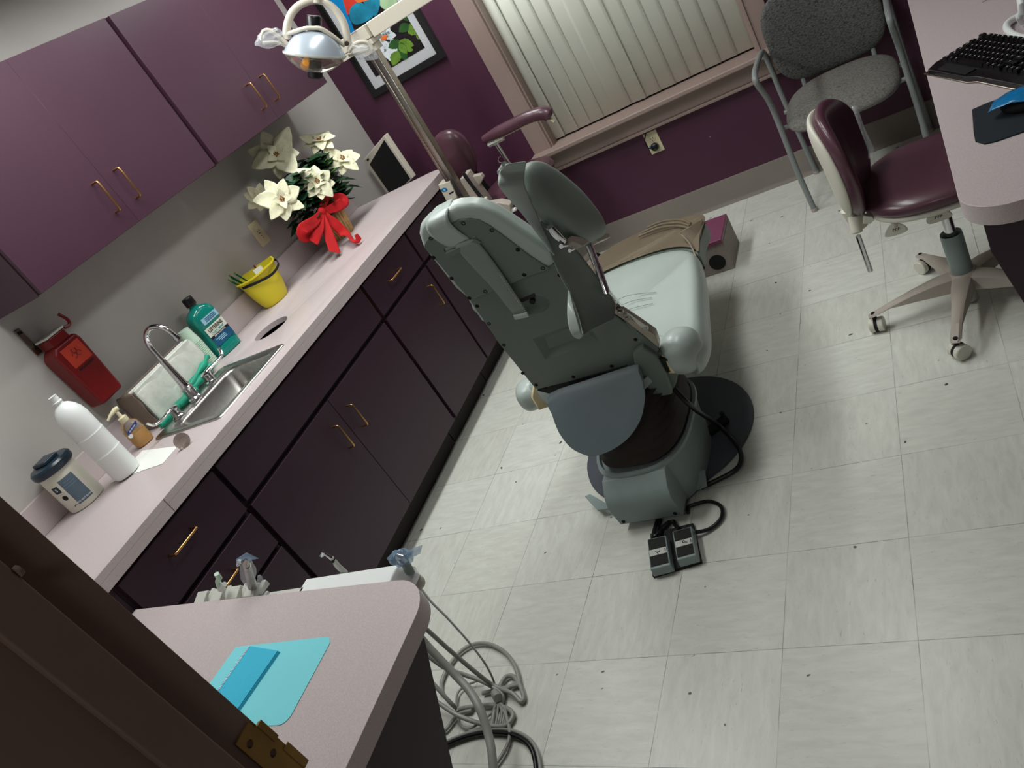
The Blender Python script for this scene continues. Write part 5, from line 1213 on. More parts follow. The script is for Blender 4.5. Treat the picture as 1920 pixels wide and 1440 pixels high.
# ================================================================ fabric side chair
c = thing('side_chair', 'grey woven side chair with tubular arms standing against the purple wall', 'chair', (1.2, 2.2, 0))
for x, xo, nm in ((.945, .90, 0), (1.455, 1.50, 1)):
    s_ = -1 if nm == 0 else 1
    b = MB(); pts = smooth_pts([(x - .01 * -s_ * -1, 1.995, .0), (x, 2.005, .20), (x, 2.01, .44), (x, 1.985, .56), (x, 1.89, .665), (x, 1.90, .70), (x, 2.0, .705), (x, 2.22, .69), (x, 2.30, .66), (x, 2.33, .56), (x, 2.345, .42), (x + .012, 2.395, 0)], 6)
    b.tube(pts, .0125, 14); fin('side_tube', b, 'ctube', c)
    b = MB()
    for p_ in (pts[0], pts[-1]): b.tube([p_ + V((0, 0, .001)), p_ + V((0, 0, .016))], .0145, 12)
    fin('foot_cap', b, 'castor', c)
def slab(cx, cy, cz, w, d, h, R, e=.5, n=40, k=10):
    rows = []
    def sg(x, e): return math.copysign(abs(x) ** e, x)
    for i in range(k + 1):
        ph = -PI / 2 + PI * (i + .03) / (k + .06)
        rr_ = abs(math.cos(ph)) ** .45; zz_ = h * math.copysign(abs(math.sin(ph)) ** .9, math.sin(ph))
        rows.append([V((cx, cy, cz)) + R @ V((w * rr_ * sg(math.cos(2 * PI * j / n), e), d * rr_ * sg(math.sin(2 * PI * j / n), e), zz_)) for j in range(n)])
    return rows
I3 = Matrix.Identity(3)
b = MB(); rows = slab(1.2, 2.12, .435, .235, .235, .034, I3, .62); b.grid(rows, close_v=True, cap=True)
for v in b.bm.verts:
    v.co.z += -.05 * ((v.co.x - 1.2) / .235) ** 2 * .35 + .012 * ((v.co.y - 2.12) / .23) - .015 * max(0, (1.98 - v.co.y) / .1)
fin('seat', b, 'weave2', c, sub=1, sharp=180)
b = MB(); rows = slab(1.2, 2.12, .412, .228, .228, .012, I3, .62); b.grid(rows, close_v=True, cap=True); fin('seat_shell', b, 'castor', c, sharp=180)
Rb = Matrix.Rotation(-PI / 2 + .16, 3, 'X')
b = MB(); rows = slab(1.2, 2.315, .675, .235, .222, .026, Rb, .6); b.grid(rows, close_v=True, cap=True)
for v in b.bm.verts: v.co.y += .05 * (1 - ((v.co.x - 1.2) / .24) ** 2) - .03
fin('backrest', b, 'weave', c, sub=1, sharp=180)
b = MB(); b.tube([(.95, 2.2, .41), (1.45, 2.2, .41)], .009, 12); fin('cross_tube', b, 'ctube', c)
b = MB(); b.tube([(.95, 2.03, .405), (1.45, 2.03, .405)], .009, 12); fin('cross_tube', b, 'ctube', c)
for x in (1.05, 1.35): b = MB(); b.tube([(x, 2.34, .44), (x, 2.36, .55)], .01, 8); fin('back_bracket', b, 'ctube', c)

# ================================================================ operator stool
SX, SY = 1.47, .965
c = thing('operator_stool', 'maroon wheeled stool with an ivory-backed backrest beside the computer desk', 'stool', (SX, SY, 0))
hub = V((SX, SY - .0, .105))
b = MB(); b.lathe((SX, SY, .065), [(.045, 0), (.05, .01), (.048, .05), (.036, .06), (0, .06)], 28); fin('hub', b, 'castor', c)
for k in range(5):
    a = math.radians(114 + 72 * k); d = V((math.cos(a), math.sin(a), 0)); e_ = hub + d * .285 + V((0, 0, -.028)); sd = V((-d.y, d.x, 0))
    rows = []
    for t, w, zt_, zb_ in ((.0, .032, .018, -.035), (.25, .028, .016, -.03), (.5, .021, .008, -.025), (.8, .016, -.004, -.02), (1.0, .017, -.012, -.03), (1.06, .012, -.016, -.03)):
        q = hub + d * (.02 + .265 * t)
        z1_, z0_ = zt_ - .02 * t * t, zb_ - .008 * t
        rows.append([q + sd * w + V((0, 0, z0_)), q + sd * w * .9 + V((0, 0, z1_ - .006)), q + sd * w * .5 + V((0, 0, z1_)), q - sd * w * .5 + V((0, 0, z1_)), q - sd * w * .9 + V((0, 0, z1_ - .006)), q - sd * w + V((0, 0, z0_))])
    b = MB(); b.grid(rows, close_v=True, cap=True); leg = fin('leg', b, 'castor', c, bevel=.003, sharp=50)
    tip = hub + d * .285; b = MB(); b.tube([(tip.x, tip.y, .03), (tip.x, tip.y, .075)], .007, 10); fin('stem', b, 'mblack', leg)
    aa = a + 1.9 + k; wd = V((math.cos(aa), math.sin(aa), 0)); cc = V((tip.x, tip.y, .0255))
    for sg_ in (-1, 1):
        Rw = (wd * sg_).to_track_quat('Z', 'Y').to_matrix()
        b = MB(); b.lathe(cc + wd * sg_ * .004, [(.0, 0), (.022, 0), (.0255, .002), (.0255, .016), (.023, .019), (0, .02)], 24, Rw); fin('castor', b, 'shell', leg)
    b = MB(); b.tube([cc - wd * .005, cc + wd * .005], .0252, 20); fin('tyre', b, 'mblack', leg)
b = MB(); b.cyl((SX, SY, .012), (SX, SY, .09), .022, n=22); fin('cylinder_end', b, 'lgrey', c)
b = MB(); rows = []
for z, rr_ in ((.11, .031), (.125, .031), (.25, .032), (.265, .031), (.255, .026)): rows.append([(SX + rr_ * math.cos(2 * PI * j / 28), SY + rr_ * math.sin(2 * PI * j / 28), z) for j in range(28)])
b.grid(rows, close_v=True); fin('column_cover', b, 'genamel', c, sharp=60)
b = MB(); b.lathe((SX, SY, .24), [(.026, 0), (.026, .003), (0, .003)], 22); fin('column_collar', b, 'mblack', c)
b = MB(); b.cyl((SX, SY, .24), (SX, SY, .43), .0165, n=22); fin('gas_post', b, 'chrome', c)
SC_ = V((1.47, 1.03, 0))
b = MB(); b.grid(slab(SC_.x, SC_.y, .455, .215, .225, .042, I3, .82), close_v=True, cap=True); fin('seat', b, 'maroon', c, sub=1, sharp=180)
b = MB(); b.grid(slab(SC_.x, SC_.y, .425, .208, .218, .02, I3, .82), close_v=True, cap=True); fin('seat_pan', b, 'shell', c, sharp=180)
b = MB(); b.box((SX - .07, SY - .05, .385), (SX + .07, SY + .07, .41)); fin('tilt_mechanism', b, 'castor', c, bevel=.008)
# backrest
BC = V((1.245, 1.0, .605)); Rk = Matrix.Rotation(-.10, 3, 'Z') @ Matrix.Rotation(-.06, 3, 'Y')
def shellrows(off0, th, ry, rz, e=.8, bulge=.05):
    rows = []; n, k = 40, 10
    for i in range(k + 1):
        ph = -PI / 2 + PI * (i + .03) / (k + .06); rr_ = abs(math.cos(ph)) ** .5; t = off0 + th * math.copysign(abs(math.sin(ph)) ** .9, math.sin(ph))
        row = []
        for j in range(n):
            ct, st = math.cos(2 * PI * j / n), math.sin(2 * PI * j / n)
            y = ry * rr_ * math.copysign(abs(ct) ** e, ct); z = rz * rr_ * math.copysign(abs(st) ** e, st)
            y *= 1 - .12 * (z / rz if z < 0 else 0) * -1
            row.append(BC + Rk @ V((t + bulge * (y / ry) ** 2, y, z)))
        rows.append(row)
    return rows
b = MB(); b.grid(shellrows(.0, .034, .165, .185), close_v=True, cap=True); fin('back_pad', b, 'maroon', c, sub=1, sharp=180)
b = MB(); b.grid(shellrows(-.032, .02, .152, .172), close_v=True, cap=True); fin('back_shell', b, 'shell', c, sub=1, sharp=180)
b = MB(); b.tube([BC + V((-.02, -.01, -.16)), BC + V((-.01, -.01, -.235))], [.03, .026], 18); b.tube([BC + V((-.01, 0, -.225)), (1.30, 1.0, .40), (SX, SY, .40)], .014, 10, flat=(.8, 1.6)); bs_ = fin('back_stem', b, 'shell', c)
k0 = at(1602, 405, 1, .95); k1 = at(1607, 436, 1, .93)
b = MB(); b.tube([k0, k0 * .4 + k1 * .6, k1], [.020, .019, .017], 20); fin('tension_knob', b, 'shell', bs_, bevel=.002)
b = MB(); b.tube([k1 + (k1 - k0).normalized() * .0005, k1 + (k1 - k0).normalized() * .002], .0115, 18); fin('knob_cap', b, 'castor', bs_)
b = MB(); b.tube([at(1609, 442, 1, .94), at(1632, 508, 1, .94)], .0085, 14); fin('lever_rod', b, 'chrome', bs_)
def paddle(us, label, y):
    q0, q1 = at(*us[0], 1, y), at(*us[1], 1, y)
    bb = MB(); bb.tube([q0, q1], [.010, .009], 10, flat=(1, .7)); o = fin('lever_stem', bb, 'castor', c)
    bb = MB(); bb.prism(smooth_pts([at(u, v, 1, y - .005) for u, v in us[2:]], 3, closed=True), (0, .006, 0)); o2 = fin('lever_paddle', bb, 'shell', o, bevel=.002)
    ce = sum([at(u, v, 1, y - .006) for u, v in us[2:]], V()) / (len(us) - 2)
    bb = MB()
    for k in range(3): bb.tube([ce + V((-.010 + .007 * k, -.0005, -.003)), ce + V((-.007 + .007 * k, -.0005, .005)), ce + V((-.004 + .007 * k, -.0005, .001))], .0009, 4)
    fin('lever_mark', bb, 'ink', o2)
paddle([(1678, 398), (1680, 424), (1668, 422), (1658, 444), (1680, 442), (1702, 432), (1694, 422), (1682, 419)], 'a', .86)
paddle([(1752, 372), (1757, 400), (1748, 398), (1737, 412), (1742, 421), (1765, 415), (1785, 406), (1782, 398), (1765, 396)], 'b', .84)
b = MB(); b.prism([at(u, v, 1, .9) for u, v in ((1620, 405), (1636, 407), (1640, 413), (1632, 420), (1618, 420))], (0, .02, 0)); fin('hinge_lug', b, 'shell', c, bevel=.002)
# clear film sleeve on the backrest
b = MB(); q = [at(1597, 200, 1, .94), at(1607, 196, 1, .95), at(1628, 283, 1, .92), at(1640, 280, 1, .93), at(1626, 298, 1, .92)]
b.grid([[q[0], q[1]], [at(1612, 240, 1, .93), at(1620, 238, 1, .94)], [q[2], q[3]], [at(1628, 298, 1, .92), at(1632, 296, 1, .92)]]); fin('film_sleeve', b, 'film', c, solid=.0006)

# ================================================================ computer desk on the right
DXL, DYN, DZ = 1.527, .118, .765
c = thing('computer_desk', 'mauve laminate computer desk with a rounded corner on plum supports', 'desk', (1.9, 1.2, 0))
r_ = .095
pts = [(DXL + r_ + .04, DYN)]; pts = arc((DXL + r_, DYN + r_), r_, PI, 1.5 * PI, 10, lambda x, y: (x, y, DZ - .045)) + [(XR - .003, DYN, DZ - .045), (XR - .003, YB - .003, DZ - .045), (DXL, YB - .003, DZ - .045)]
b = MB(); b.prism(pts, (0, 0, .045)); dt = fin('desktop', b, ['ctop', 'ctope'], c, bevel=.0012, seg=2)
for p_ in dt.data.polygons:
    if abs(p_.normal.z) < .5: p_.material_index = 1
b = MB(); b.prism([(1.557, DYN + .09, DZ - .045), (1.557, DYN + .09, .615), (1.592, DYN + .09, .455), (1.672, DYN + .09, .10), (1.72, DYN + .09, .0), (XR - .01, DYN + .09, 0), (XR - .01, DYN + .09, DZ - .045)], (0, .02, 0)); fin('gable_panel', b, 'base', c, bevel=.001, seg=1)
b = MB(); b.box((1.9, .6, 0), (1.92, YB - .03, DZ - .045)); fin('modesty_panel', b, 'base', c)
# keyboard
K0 = V((1.564, .978, DZ)); kd = V((.43, -.903, 0)).normalized(); kw = V((.903, .43, 0)).normalized(); KL, KW = .455, .142
c = thing('keyboard', 'black keyboard resting over the edge of the computer desk', 'keyboard', K0)
def kp(a_, w_, z): return K0 + kd * a_ + kw * w_ + V((0, 0, z))
b = MB(); b.prism([kp(-.0, -.035, .004), kp(.18, -.035, .004), kp(.21, -.025, .004), kp(KL, -.025, .004), kp(KL, KW, .004), kp(-.02, KW, .004), kp(-.02, 0, .004)], (0, 0, .014)); kb = fin('case', b, 'black', c, bevel=.003)
b = MB(); b.prism([kp(-.022, -.037, .001), kp(.18, -.037, .001), kp(.21, -.027, .001), kp(KL, -.027, .001), kp(KL, KW, .001), kp(-.022, KW, .001)], (0, 0, .004)); fin('trim_edge', b, 'steeld', kb, bevel=.001, seg=1)
b = MB(); b.prism([kp(.04, -.028, .018), kp(.17, -.028, .018), kp(.17, .0, .018), kp(.04, .0, .018)], (0, 0, .003)); fin('palm_pad', b, 'mblack', kb, bevel=.001)
def keycap(a_, w_, wl, m='black'):
    bb = MB(); h = .009; z = .018 + w_ * .05; i_ = .0022
    lo_ = [kp(a_, w_, z), kp(a_ + wl, w_, z), kp(a_ + wl, w_ + .0165, z), kp(a_, w_ + .0165, z)]; hi_ = [kp(a_ + i_, w_ + i_, z + h), kp(a_ + wl - i_, w_ + i_, z + h), kp(a_ + wl - i_, w_ + .0165 - i_, z + h), kp(a_ + i_, w_ + .0165 - i_, z + h)]
    vs = [bb.bm.verts.new(p_) for p_ in lo_] + [bb.bm.verts.new(p_) for p_ in hi_]; bb.bm.faces.new(vs[:4]); bb.bm.faces.new(vs[4:][::-1])
    for i in range(4): bb.bm.faces.new((vs[i], vs[4 + i], vs[4 + (i + 1) % 4], vs[(i + 1) % 4]))
    return bb
KEYR = [('', 'ESC', 'F1', 'F2', 'F3', 'F4', 'F5', 'F6', 'F7', 'F8', 'F9'), '`1234567890-=', 'QWERTYUIOP[]', "ASDFGHJKL;'", 'ZXCVBNM,./']
leg_mb = MB()
nk = 0; keys_rest = MB()
for rI in range(6):
    w0 = .008 + .0195 * (rI)
    if rI == 5: w0 += .008
    a_ = .0 + (.0 if rI != 4 else 0)
    row = []
    if rI == 0: row = [.024, .02, .024, .11, .024, .02, .024]
    elif rI == 1: row = [.042] + [.0178] * 10 + [.048]
    elif rI == 2: row = [.034] + [.0178] * 11 + [.036]
    elif rI == 3: row = [.028] + [.0178] * 12 + [.026]
    elif rI == 4: row = [.0178] * 13 + [.036]
    else: row = [.0178, -.012] + [.0178] * 4 + [-.006] + [.0178] * 4 + [-.006] + [.0178] * 4
    row = row + [-.01] + [.0178] * 3 + [-.01] + [.0178] * 4
    for j, wl in enumerate(row):
        if wl < 0: a_ += -wl; continue
        bb = keycap(a_, w0, wl); cx_ = a_ + wl * .4
        if nk < 98: fin('key', bb, 'black', kb, sharp=30)
        else:
            me_ = bpy.data.meshes.new('tmp'); bb.bm.to_mesh(me_); keys_rest.bm.from_mesh(me_); bb.bm.free()
        nk += 1
        zc2 = .018 + w0 * .05 + .0093
        if wl < .1:
            q_ = kp(cx_, w0 + .0095, zc2)
            s2_ = .0016
            leg_mb.prism([q_ - kd * s2_ - kw * s2_ * 1.4, q_ + kd * s2_ * .3 - kw * s2_ * 1.4, q_ + kd * s2_ * .6 + kw * s2_, q_ - kd * s2_ * .5 + kw * s2_ * 1.2], (0, 0, .0002))
        a_ += wl + .0012
rk = fin('keys', keys_rest, 'black', kb, sharp=30); rk['kind'] = 'stuff'
fin('key_legends', leg_mb, 'inkw', kb)
# mouse mat, film-wrapped mouse
b = MB(); mp_ = [at(u, v, 2, DZ + .001) for u, v in ((1823, 207), (1850, 195), (1926, 166), (1990, 150), (2000, 225), (1922, 247), (1868, 266), (1846, 271), (1829, 266), (1826, 250))]
mp_ = [V((q.x, q.y, DZ + .0005)) for q in mp_]; b.prism(mp_, (0, 0, .003)); t = fin('mouse_mat', b, 'matn'); tag(t, 'dark mouse mat with rounded corners on the computer desk', 'mouse mat')
mo = V((1.70, .52, DZ + .0035)); c = thing('mouse', 'dark computer mouse under blue film on the mat', 'mouse', mo)
b = MB(); Rm = Matrix.Rotation(-.5, 3, 'Z'); b.ell(mo + V((0, 0, .013)), (.052, .031, .018), 20, 10, Rm, p=.85); fin('shell', b, 'mblack', c)
for v in c.children[0].data.vertices: v.co.z = max(v.co.z, .0)
b = MB(); rows = []
for i in range(8):
    row = []
    for j in range(7):
        x = -.068 + .136 * i / 7; y = -.038 + .076 * j / 6
        h_ = .036 * max(0, 1 - (x / .085) ** 2) * (1 - (y / .07) ** 2) + .006 * math.sin(9 * i + 5 * j) * .6 + .01
        row.append(mo + Rm @ V((x, y, h_)))
    rows.append(row)
b.grid(rows); t = fin('blue_film', b, 'bluef', sub=1, solid=.0006); tag(t, 'crinkled blue plastic film draped over the mouse', 'plastic film')
# white tubular stand at the frame edge
s0 = at(1888, 55, 2, DZ + .012)
c = thing('tube_stand', 'white bent-tube stand at the far right edge of the computer desk', 'stand', (1.80, 1.02, DZ))
pts = smooth_pts([at(u, v, 2, DZ + .011) for u, v in ((1930, 73), (1905, 67), (1890, 57), (1888, 47), (1897, 38), (1912, 31), (1935, 28), (1980, 38), (1990, 60), (1965, 76))], 5, closed=True)
b = MB(); b.tube(pts, .0095, 14, closed=True); fin('base_loop', b, 'white', c)
b = MB(); b.tube(smooth_pts([at(1918, 42, 2, DZ + .012), at(1912, 30, 2, DZ + .04), at(1916, 8, 2, DZ + .1), (1.80, 1.15, DZ + .26)], 5), .010, 12); fin('upright', b, 'white', c)
b = MB(); b.tube([(1.80, 1.13, DZ + .22), (1.80, 1.13, DZ + .27)], .08, 30); fin('head', b, 'white', c, bevel=.01)
b = MB(); b.tube([at(1850, 0, 2, DZ + .004), at(1842, 4, 2, DZ + .004)], .001, 5); b.tube([at(1858, -2, 2, DZ + .004), at(1850, 0, 2, DZ + .004)], .001, 5); t = fin('paper_clip', b, 'steel'); tag(t, 'thin wire clip at the top edge of the computer desk', 'clip')

# ================================================================ wall-hung desk beside the doorway
PZ = .77
cx_, cy_, r_ = .512 - .10, -.652 - .10, .10
pts = [(-.553, YN + .002, PZ - .04), (.512, YN + .002, PZ - .04)] + arc((cx_, cy_), r_, 0, PI / 2, 12, lambda x, y: (x, y, PZ - .04)) + [(-.553, -.622, PZ - .04)]
c = thing('doorway_desk', 'mauve laminate desk with a rounded corner beside the doorway', 'desk', (0, -.9, 0))
b = MB(); b.prism(pts, (0, 0, .04)); dt = fin('desktop', b, ['ctop', 'ctope'], c, bevel=.0012, seg=2)
for p_ in dt.data.polygons:
    if abs(p_.normal.z) < .5: p_.material_index = 1
b = MB(); b.prism([(.47, -.755, PZ - .04), (.47, -.752, .706), (.47, -.898, .506), (.47, -1.17, .12), (.47, YN + .002, .08), (.47, YN + .002, PZ - .04)], (.02, 0, 0)); fin('gable_panel', b, 'base', c, bevel=.001, seg=1)
b = MB(); b.box((-.55, YN + .002, .0), (.469, YN + .02, PZ - .041)); fin('back_panel', b, 'base', c)
# cyan tray paper and folded bib
TL = [(441, 1213), (611, 1189), (620, 1197), (600, 1240), (553, 1343), (525, 1364), (452, 1372), (405, 1370), (380, 1345), (405, 1265)]
q = [at(u, v, 2, PZ + .001) for u, v in TL]
x0, x1 = .01, .318; y0, y1 = -.975, -.777
def rrect(x0, y0, x1, y1, r, z, sh=0): return [V((p_[0], p_[1] + sh * p_[0], z)) for p_ in rr(x0, y0, x1, y1, r, z, 5)]
tp = []
A_, B_, C_, D_ = at(404, 1290, 2, PZ), at(622, 1186, 2, PZ), at(541, 1366, 2, PZ), at(440, 1210, 2, PZ)
b = MB(); b.prism(rrect(.008, -.972, .312, -.782, .022, PZ + .0006, .01), (0, 0, .0006)); t = fin('tray_paper', b, 'blue'); tag(t, 'pale cyan sheet of tray paper with rounded corners on the doorway desk', 'tray paper')
b = MB(); q = [at(u, v, 2, PZ + .003) for u, v in ((468, 1213), (525, 1222), (441, 1344), (380, 1338))]
c = thing('dental_bib', 'folded bright blue bib lying on the cyan tray paper', 'bib', V((q[0].x, q[0].y, PZ + .0012)))
q = [V((p_.x, p_.y, PZ + .0014)) for p_ in q]
for i in range(3):
    b = MB(); g_ = .0022 * i; b.prism([q[0] + V((0, 0, g_)), q[1] + V((-.0015 * i, 0, g_)), q[2] + V((-.0015 * i, 0, g_)), q[3] + V((0, 0, g_))], (0, 0, .0017)); fin('fold', b, 'blued', c, bevel=.0006, seg=2)
q = [at(u, v, 2, PZ + .006) for u, v in ((441, 1212), (470, 1213), (384, 1336), (352, 1335))]
b = MB(); b.prism([V((p_.x, p_.y, PZ + .0014)) for p_ in q], (0, 0, .0028)); e_ = fin('plain_edge', b, 'blue', c, bevel=.0006, seg=1)
b = MB(); a_, c_ = V((q[1].x, q[1].y, PZ + .0086)), V((q[2].x, q[2].y, PZ + .0086))
sd = (V((q[0].x, q[0].y, 0)) - V((q[1].x, q[1].y, 0))).normalized()
for k in range(46):
    p_ = a_ + (c_ - a_) * (k / 46); p2 = a_ + (c_ - a_) * ((k + .5) / 46); b.face([p_, p2, p2 + sd * .006, p_ + sd * .006])
fin('embossed_edge', b, 'paper', c)

# ================================================================ instrument cart behind the doorway desk
CZ = .725
c = thing('instrument_cart', 'white delivery unit with instrument holders standing behind the doorway desk', 'dental cart', (.15, -.5, 0))
T4 = [at(556, 1111, 2, CZ), at(574, 1085, 2, CZ), at(746, 1057, 2, CZ), at(730, 1089, 2, CZ)]
yb2 = T4[1].y; xl_, xr_ = T4[1].x, T4[2].x
b = MB(); lo_ = [V((xl_ - .02, -.615, CZ - .05)), V((xr_ + .03, -.615, CZ - .05)), V((xr_ + .03, yb2 + .01, CZ - .05)), V((xl_ - .02, yb2 + .01, CZ - .05))]
hi_ = [V((xl_, -.615, CZ)), V((xr_, -.615, CZ)), V((xr_, yb2, CZ)), V((xl_, yb2, CZ))]
vs = [b.bm.verts.new(p_) for p_ in lo_] + [b.bm.verts.new(p_) for p_ in hi_]; b.bm.faces.new(vs[:4]); b.bm.faces.new(vs[4:][::-1])
for i in range(4): b.bm.faces.new((vs[i], vs[4 + i], vs[4 + (i + 1) % 4], vs[(i + 1) % 4]))
fin('head', b, 'white', c, bevel=.004)
b = MB(); b.box((-.32, -.612, CZ - .11), (xl_ + .1, -.585, CZ - .081)); fin('support_arm', b, 'white', c, bevel=.003)
b = MB(); b.box((-.36, -.612, .05), (-.32, -.585, CZ - .082)); fin('post', b, 'white', c, bevel=.003)
for x, y in ((-.44, -.60), (-.25, -.60)):
    b = MB(); b.tube([(-.34, -.598, .06), (x, y, .045)], .012, 8); ft_ = fin('foot', b, 'white', c)
    b = MB(); b.lathe((x, y, .0), [(0, 0), (.02, .006), (.022, .018), (.014, .03), (0, .032)], 14); fin('castor', b, 'mblack', ft_)
# holder bar with four notches (left) 
HZ = .745
h0 = at(367, 1126, 2, HZ); h1 = at(492, 1108, 2, HZ); hy = max(h0.y, h1.y)
hy = -.618; h0x, h1x = h0.x, h1.x
b = MB(); b.box((h0x, hy, HZ - .03), (h1x - .0, hy + .03, HZ - .012)); fin('holder_bar', b, 'lgrey', c, bevel=.003)
b = MB(); b.box((h1x, hy + .0, HZ - .032), (xl_ + .01, hy + .03, HZ - .02)); fin('holder_arm', b, 'lgrey', c)
nw = (h1x - h0x) / 4
for i in range(4):
    xx = h0x + nw * i
    b = MB(); b.prism([(xx + .004, hy + .001, HZ - .012), (xx + .004, hy + .006, HZ + .002), (xx + .004, hy + .038, HZ + .012), (xx + .004, hy + .045, HZ - .0), (xx + .004, hy + .04, HZ - .02)], (nw * .62, 0, 0)); o = fin('holder_slot', b, 'lgrey', c, bevel=.0025)
    b = MB(); b.prism([(xx + .004 + nw * .62, hy + .016, HZ - .010), (xx + .004 + nw * .62, hy + .03, HZ + .002), (xx + .004 + nw * .62, hy + .05, HZ + .006), (xx + .004 + nw * .62, hy + .05, HZ - .012)], (nw * .22, 0, 0)); fin('slot_fin', b, 'lgrey', o, bevel=.002)
yh = hy + .025
def seg(us, y): return [at(u, v, 1, y) for u, v in us]
c = thing('saliva_ejector_valve', 'short pale green suction tip standing in the second holder slot of the cart', 'dental handpiece', at(411, 1098, 1, yh))
b = MB(); b.tube(seg([(414, 1103), (411, 1096), (408, 1090), (411, 1084), (406, 1076)], yh), [.008, .008, .006, .0075, .0065], 16); fin('tip', b, 'mint', c)
b = MB(); b.tube(seg([(421, 1095), (414, 1103)], yh), [.006, .010], 14); fin('valve', b, 'white', c)
c = thing('air_water_syringe', 'syringe sleeved in blue-tinted film standing at the right end of the holder bar', 'dental handpiece', at(470, 1096, 1, yh))
b = MB(); b.tube(seg([(474, 1100), (468, 1080), (463, 1060)], yh), [.012, .0105, .010], 18); b.tube(seg([(463, 1062), (459, 1052), (464, 1046)], yh), [.010, .009, .006], 14); fin('barrel', b, 'steel', c)
b = MB(); b.tube(seg([(456, 1054), (448, 1052), (446, 1060)], yh), [.006, .005, .004], 10); fin('nozzle', b, 'white', c)
filmblob(at(464, 1072, 1, yh), (.020, .018, .042), Rl, 11, 'barrier_sleeve', 'crinkled clear film sleeve', parent=c)
q = seg([(444, 1062), (443, 1048), (462, 1036), (485, 1047), (470, 1050), (456, 1052)], yh - .004)
b = MB(); b.grid([[q[1], q[0]], [q[2], q[5]], [q[3], q[4]]]); fin('barrier_flap', b, 'filmb', c, solid=.0005)
filmblob(at(489, 1098, 1, yh), (.010, .012, .03), Rl, 12, 'barrier_sleeve', 'thin trailing end of clear film', parent=c)
yk_ = -.52
c = thing('contra_angle_handpiece', 'small steel angled handpiece leaning up behind the white cart head', 'dental handpiece', at(640, 1070, 1, yk_))
b = MB(); b.tube([at(646, 1073, 1, yk_), V((at(650, 1078, 1, yk_).x, yb2 + .012, CZ - .03))], .006, 10); fin('hose_end', b, 'hose', c)
b = MB(); b.tube(seg([(648, 1075), (634, 1062), (625, 1050), (621, 1046)], yk_), [.0075, .007, .006, .0055], 16); fin('grip', b, 'lgrey', c)
b = MB(); b.tube(seg([(626, 1052), (623, 1048)], yk_), [.0068, .0066], 16); fin('ring', b, 'mblack', c)
b = MB(); b.tube(seg([(622, 1047), (612, 1040), (606, 1037)], yk_), [.0052, .0042, .0045], 14); b.tube(seg([(603, 1041), (607, 1033)], yk_), [.0058, .0058], 14); fin('head', b, 'chrome', c)
c = thing('suction_handpiece', 'grey suction handpiece under blue-tinted film at the right end of the cart', 'dental handpiece', at(775, 1090, 1, -.56))
ys = -.56
b = MB(); b.tube(seg([(776, 1090), (767, 1070), (758, 1052)], ys), [.010, .011, .009], 16); fin('barrel', b, 'genamel', c)
b = MB(); b.tube(seg([(758, 1054), (750, 1044), (744, 1042)], ys), [.010, .011, .007], 14); fin('tip', b, 'chrome', c)
b = MB(); b.ell(at(782, 1091, 1, ys), (.019, .016, .019), 18, 12); b.ell(at(781, 1105, 1, ys), (.015, .014, .011), 16, 10); fin('holder_ball', b, 'shell', c)
filmblob(at(752, 1046, 1, ys), (.030, .016, .022), Rl, 13, 'barrier_sleeve', 'crinkled blue-tinted film bag', 'filmb', parent=c)
q = seg([(755, 1040), (792, 1022), (788, 1038), (780, 1042), (760, 1048)], ys)
b = MB(); b.grid([[q[0], q[4]], [(q[0] + q[1]) / 2 + V((0, .006, 0)), q[3]], [q[1], q[2]]]); fin('barrier_flap', b, 'filmb', c, solid=.0005)
filmblob(at(773, 1078, 1, ys), (.014, .014, .022), Rl, 14, 'barrier_sleeve', 'clear film wrinkled round the base', parent=c)
# hoses
HN = [0]
def hose(pts, r, label, m='hose', flat=None, pre=None):
    q = []
    for p_ in pts:
        if len(p_) == 3 and p_[1] > 5: q.append(at(p_[0], p_[1], 2, p_[2]))
        else: q.append(V(p_))
    b = MB(); b.tube(smooth_pts(q, 7), r, 10, flat=flat); o = fin('hose', b, m); tag(o, label, 'hose', 'hoses on the floor beside the cart'); return o
hose([(788, 1102, .60), (810, 1130, .48), (840, 1160, .36), (880, 1205, .2), (910, 1245, .09), (925, 1275, .02), (929, 1295, .008)], 0.0033, 'thin dark grey hose running down from the suction handpiece to the floor coil', 'pearl')
hose([(780, 1160, .35), (800, 1180, .3), (850, 1225, .18), (900, 1267, .08), (925, 1285, .03), (960, 1300, .02), (976, 1315, .012), (982, 1308, .012), (975, 1285, .012), (962, 1268, .012), (948, 1270, .012), (938, 1288, .012), (948, 1292, .012), (970, 1280, .012)], 0.0067, 'grey hose crossing down from the desk and ending in a small loop')
hose([(780, 1185, .32), (805, 1215, .27), (850, 1262, .2), (880, 1295, .17), (900, 1330, .15), (915, 1375, .12), (923, 1420, .1), (926, 1480, .07), (915, 1540, .03)], 0.0116, 'thickest grey hose curving down in front of the coil')
hose([(785, 1215, .2), (830, 1250, .12), (870, 1265, .07), (905, 1278, .04), (938, 1298, .02), (942, 1315, .012), (930, 1325, .012), (925, 1345, .010), (922, 1365, .01)], 0.0067, 'flat grey hose bending sharply beside the small loop')
hose([(828, 1300, .012), (828, 1280, .012), (838, 1255, .012), (860, 1225, .012), (885, 1209, .012), (915, 1207, .012), (945, 1222, .012), (965, 1248, .012), (974, 1280, .012), (968, 1285, .012), (945, 1290, .012), (905, 1300, .01)], 0.0063, 'grey hose lying in the largest open ring on the floor')
hose([(790, 1260, .12), (815, 1285, .09), (845, 1318, .04), (856, 1328, .012), (860, 1335, .012)], 0.0067, 'short straight grey hose dropping to the coil under the desk')
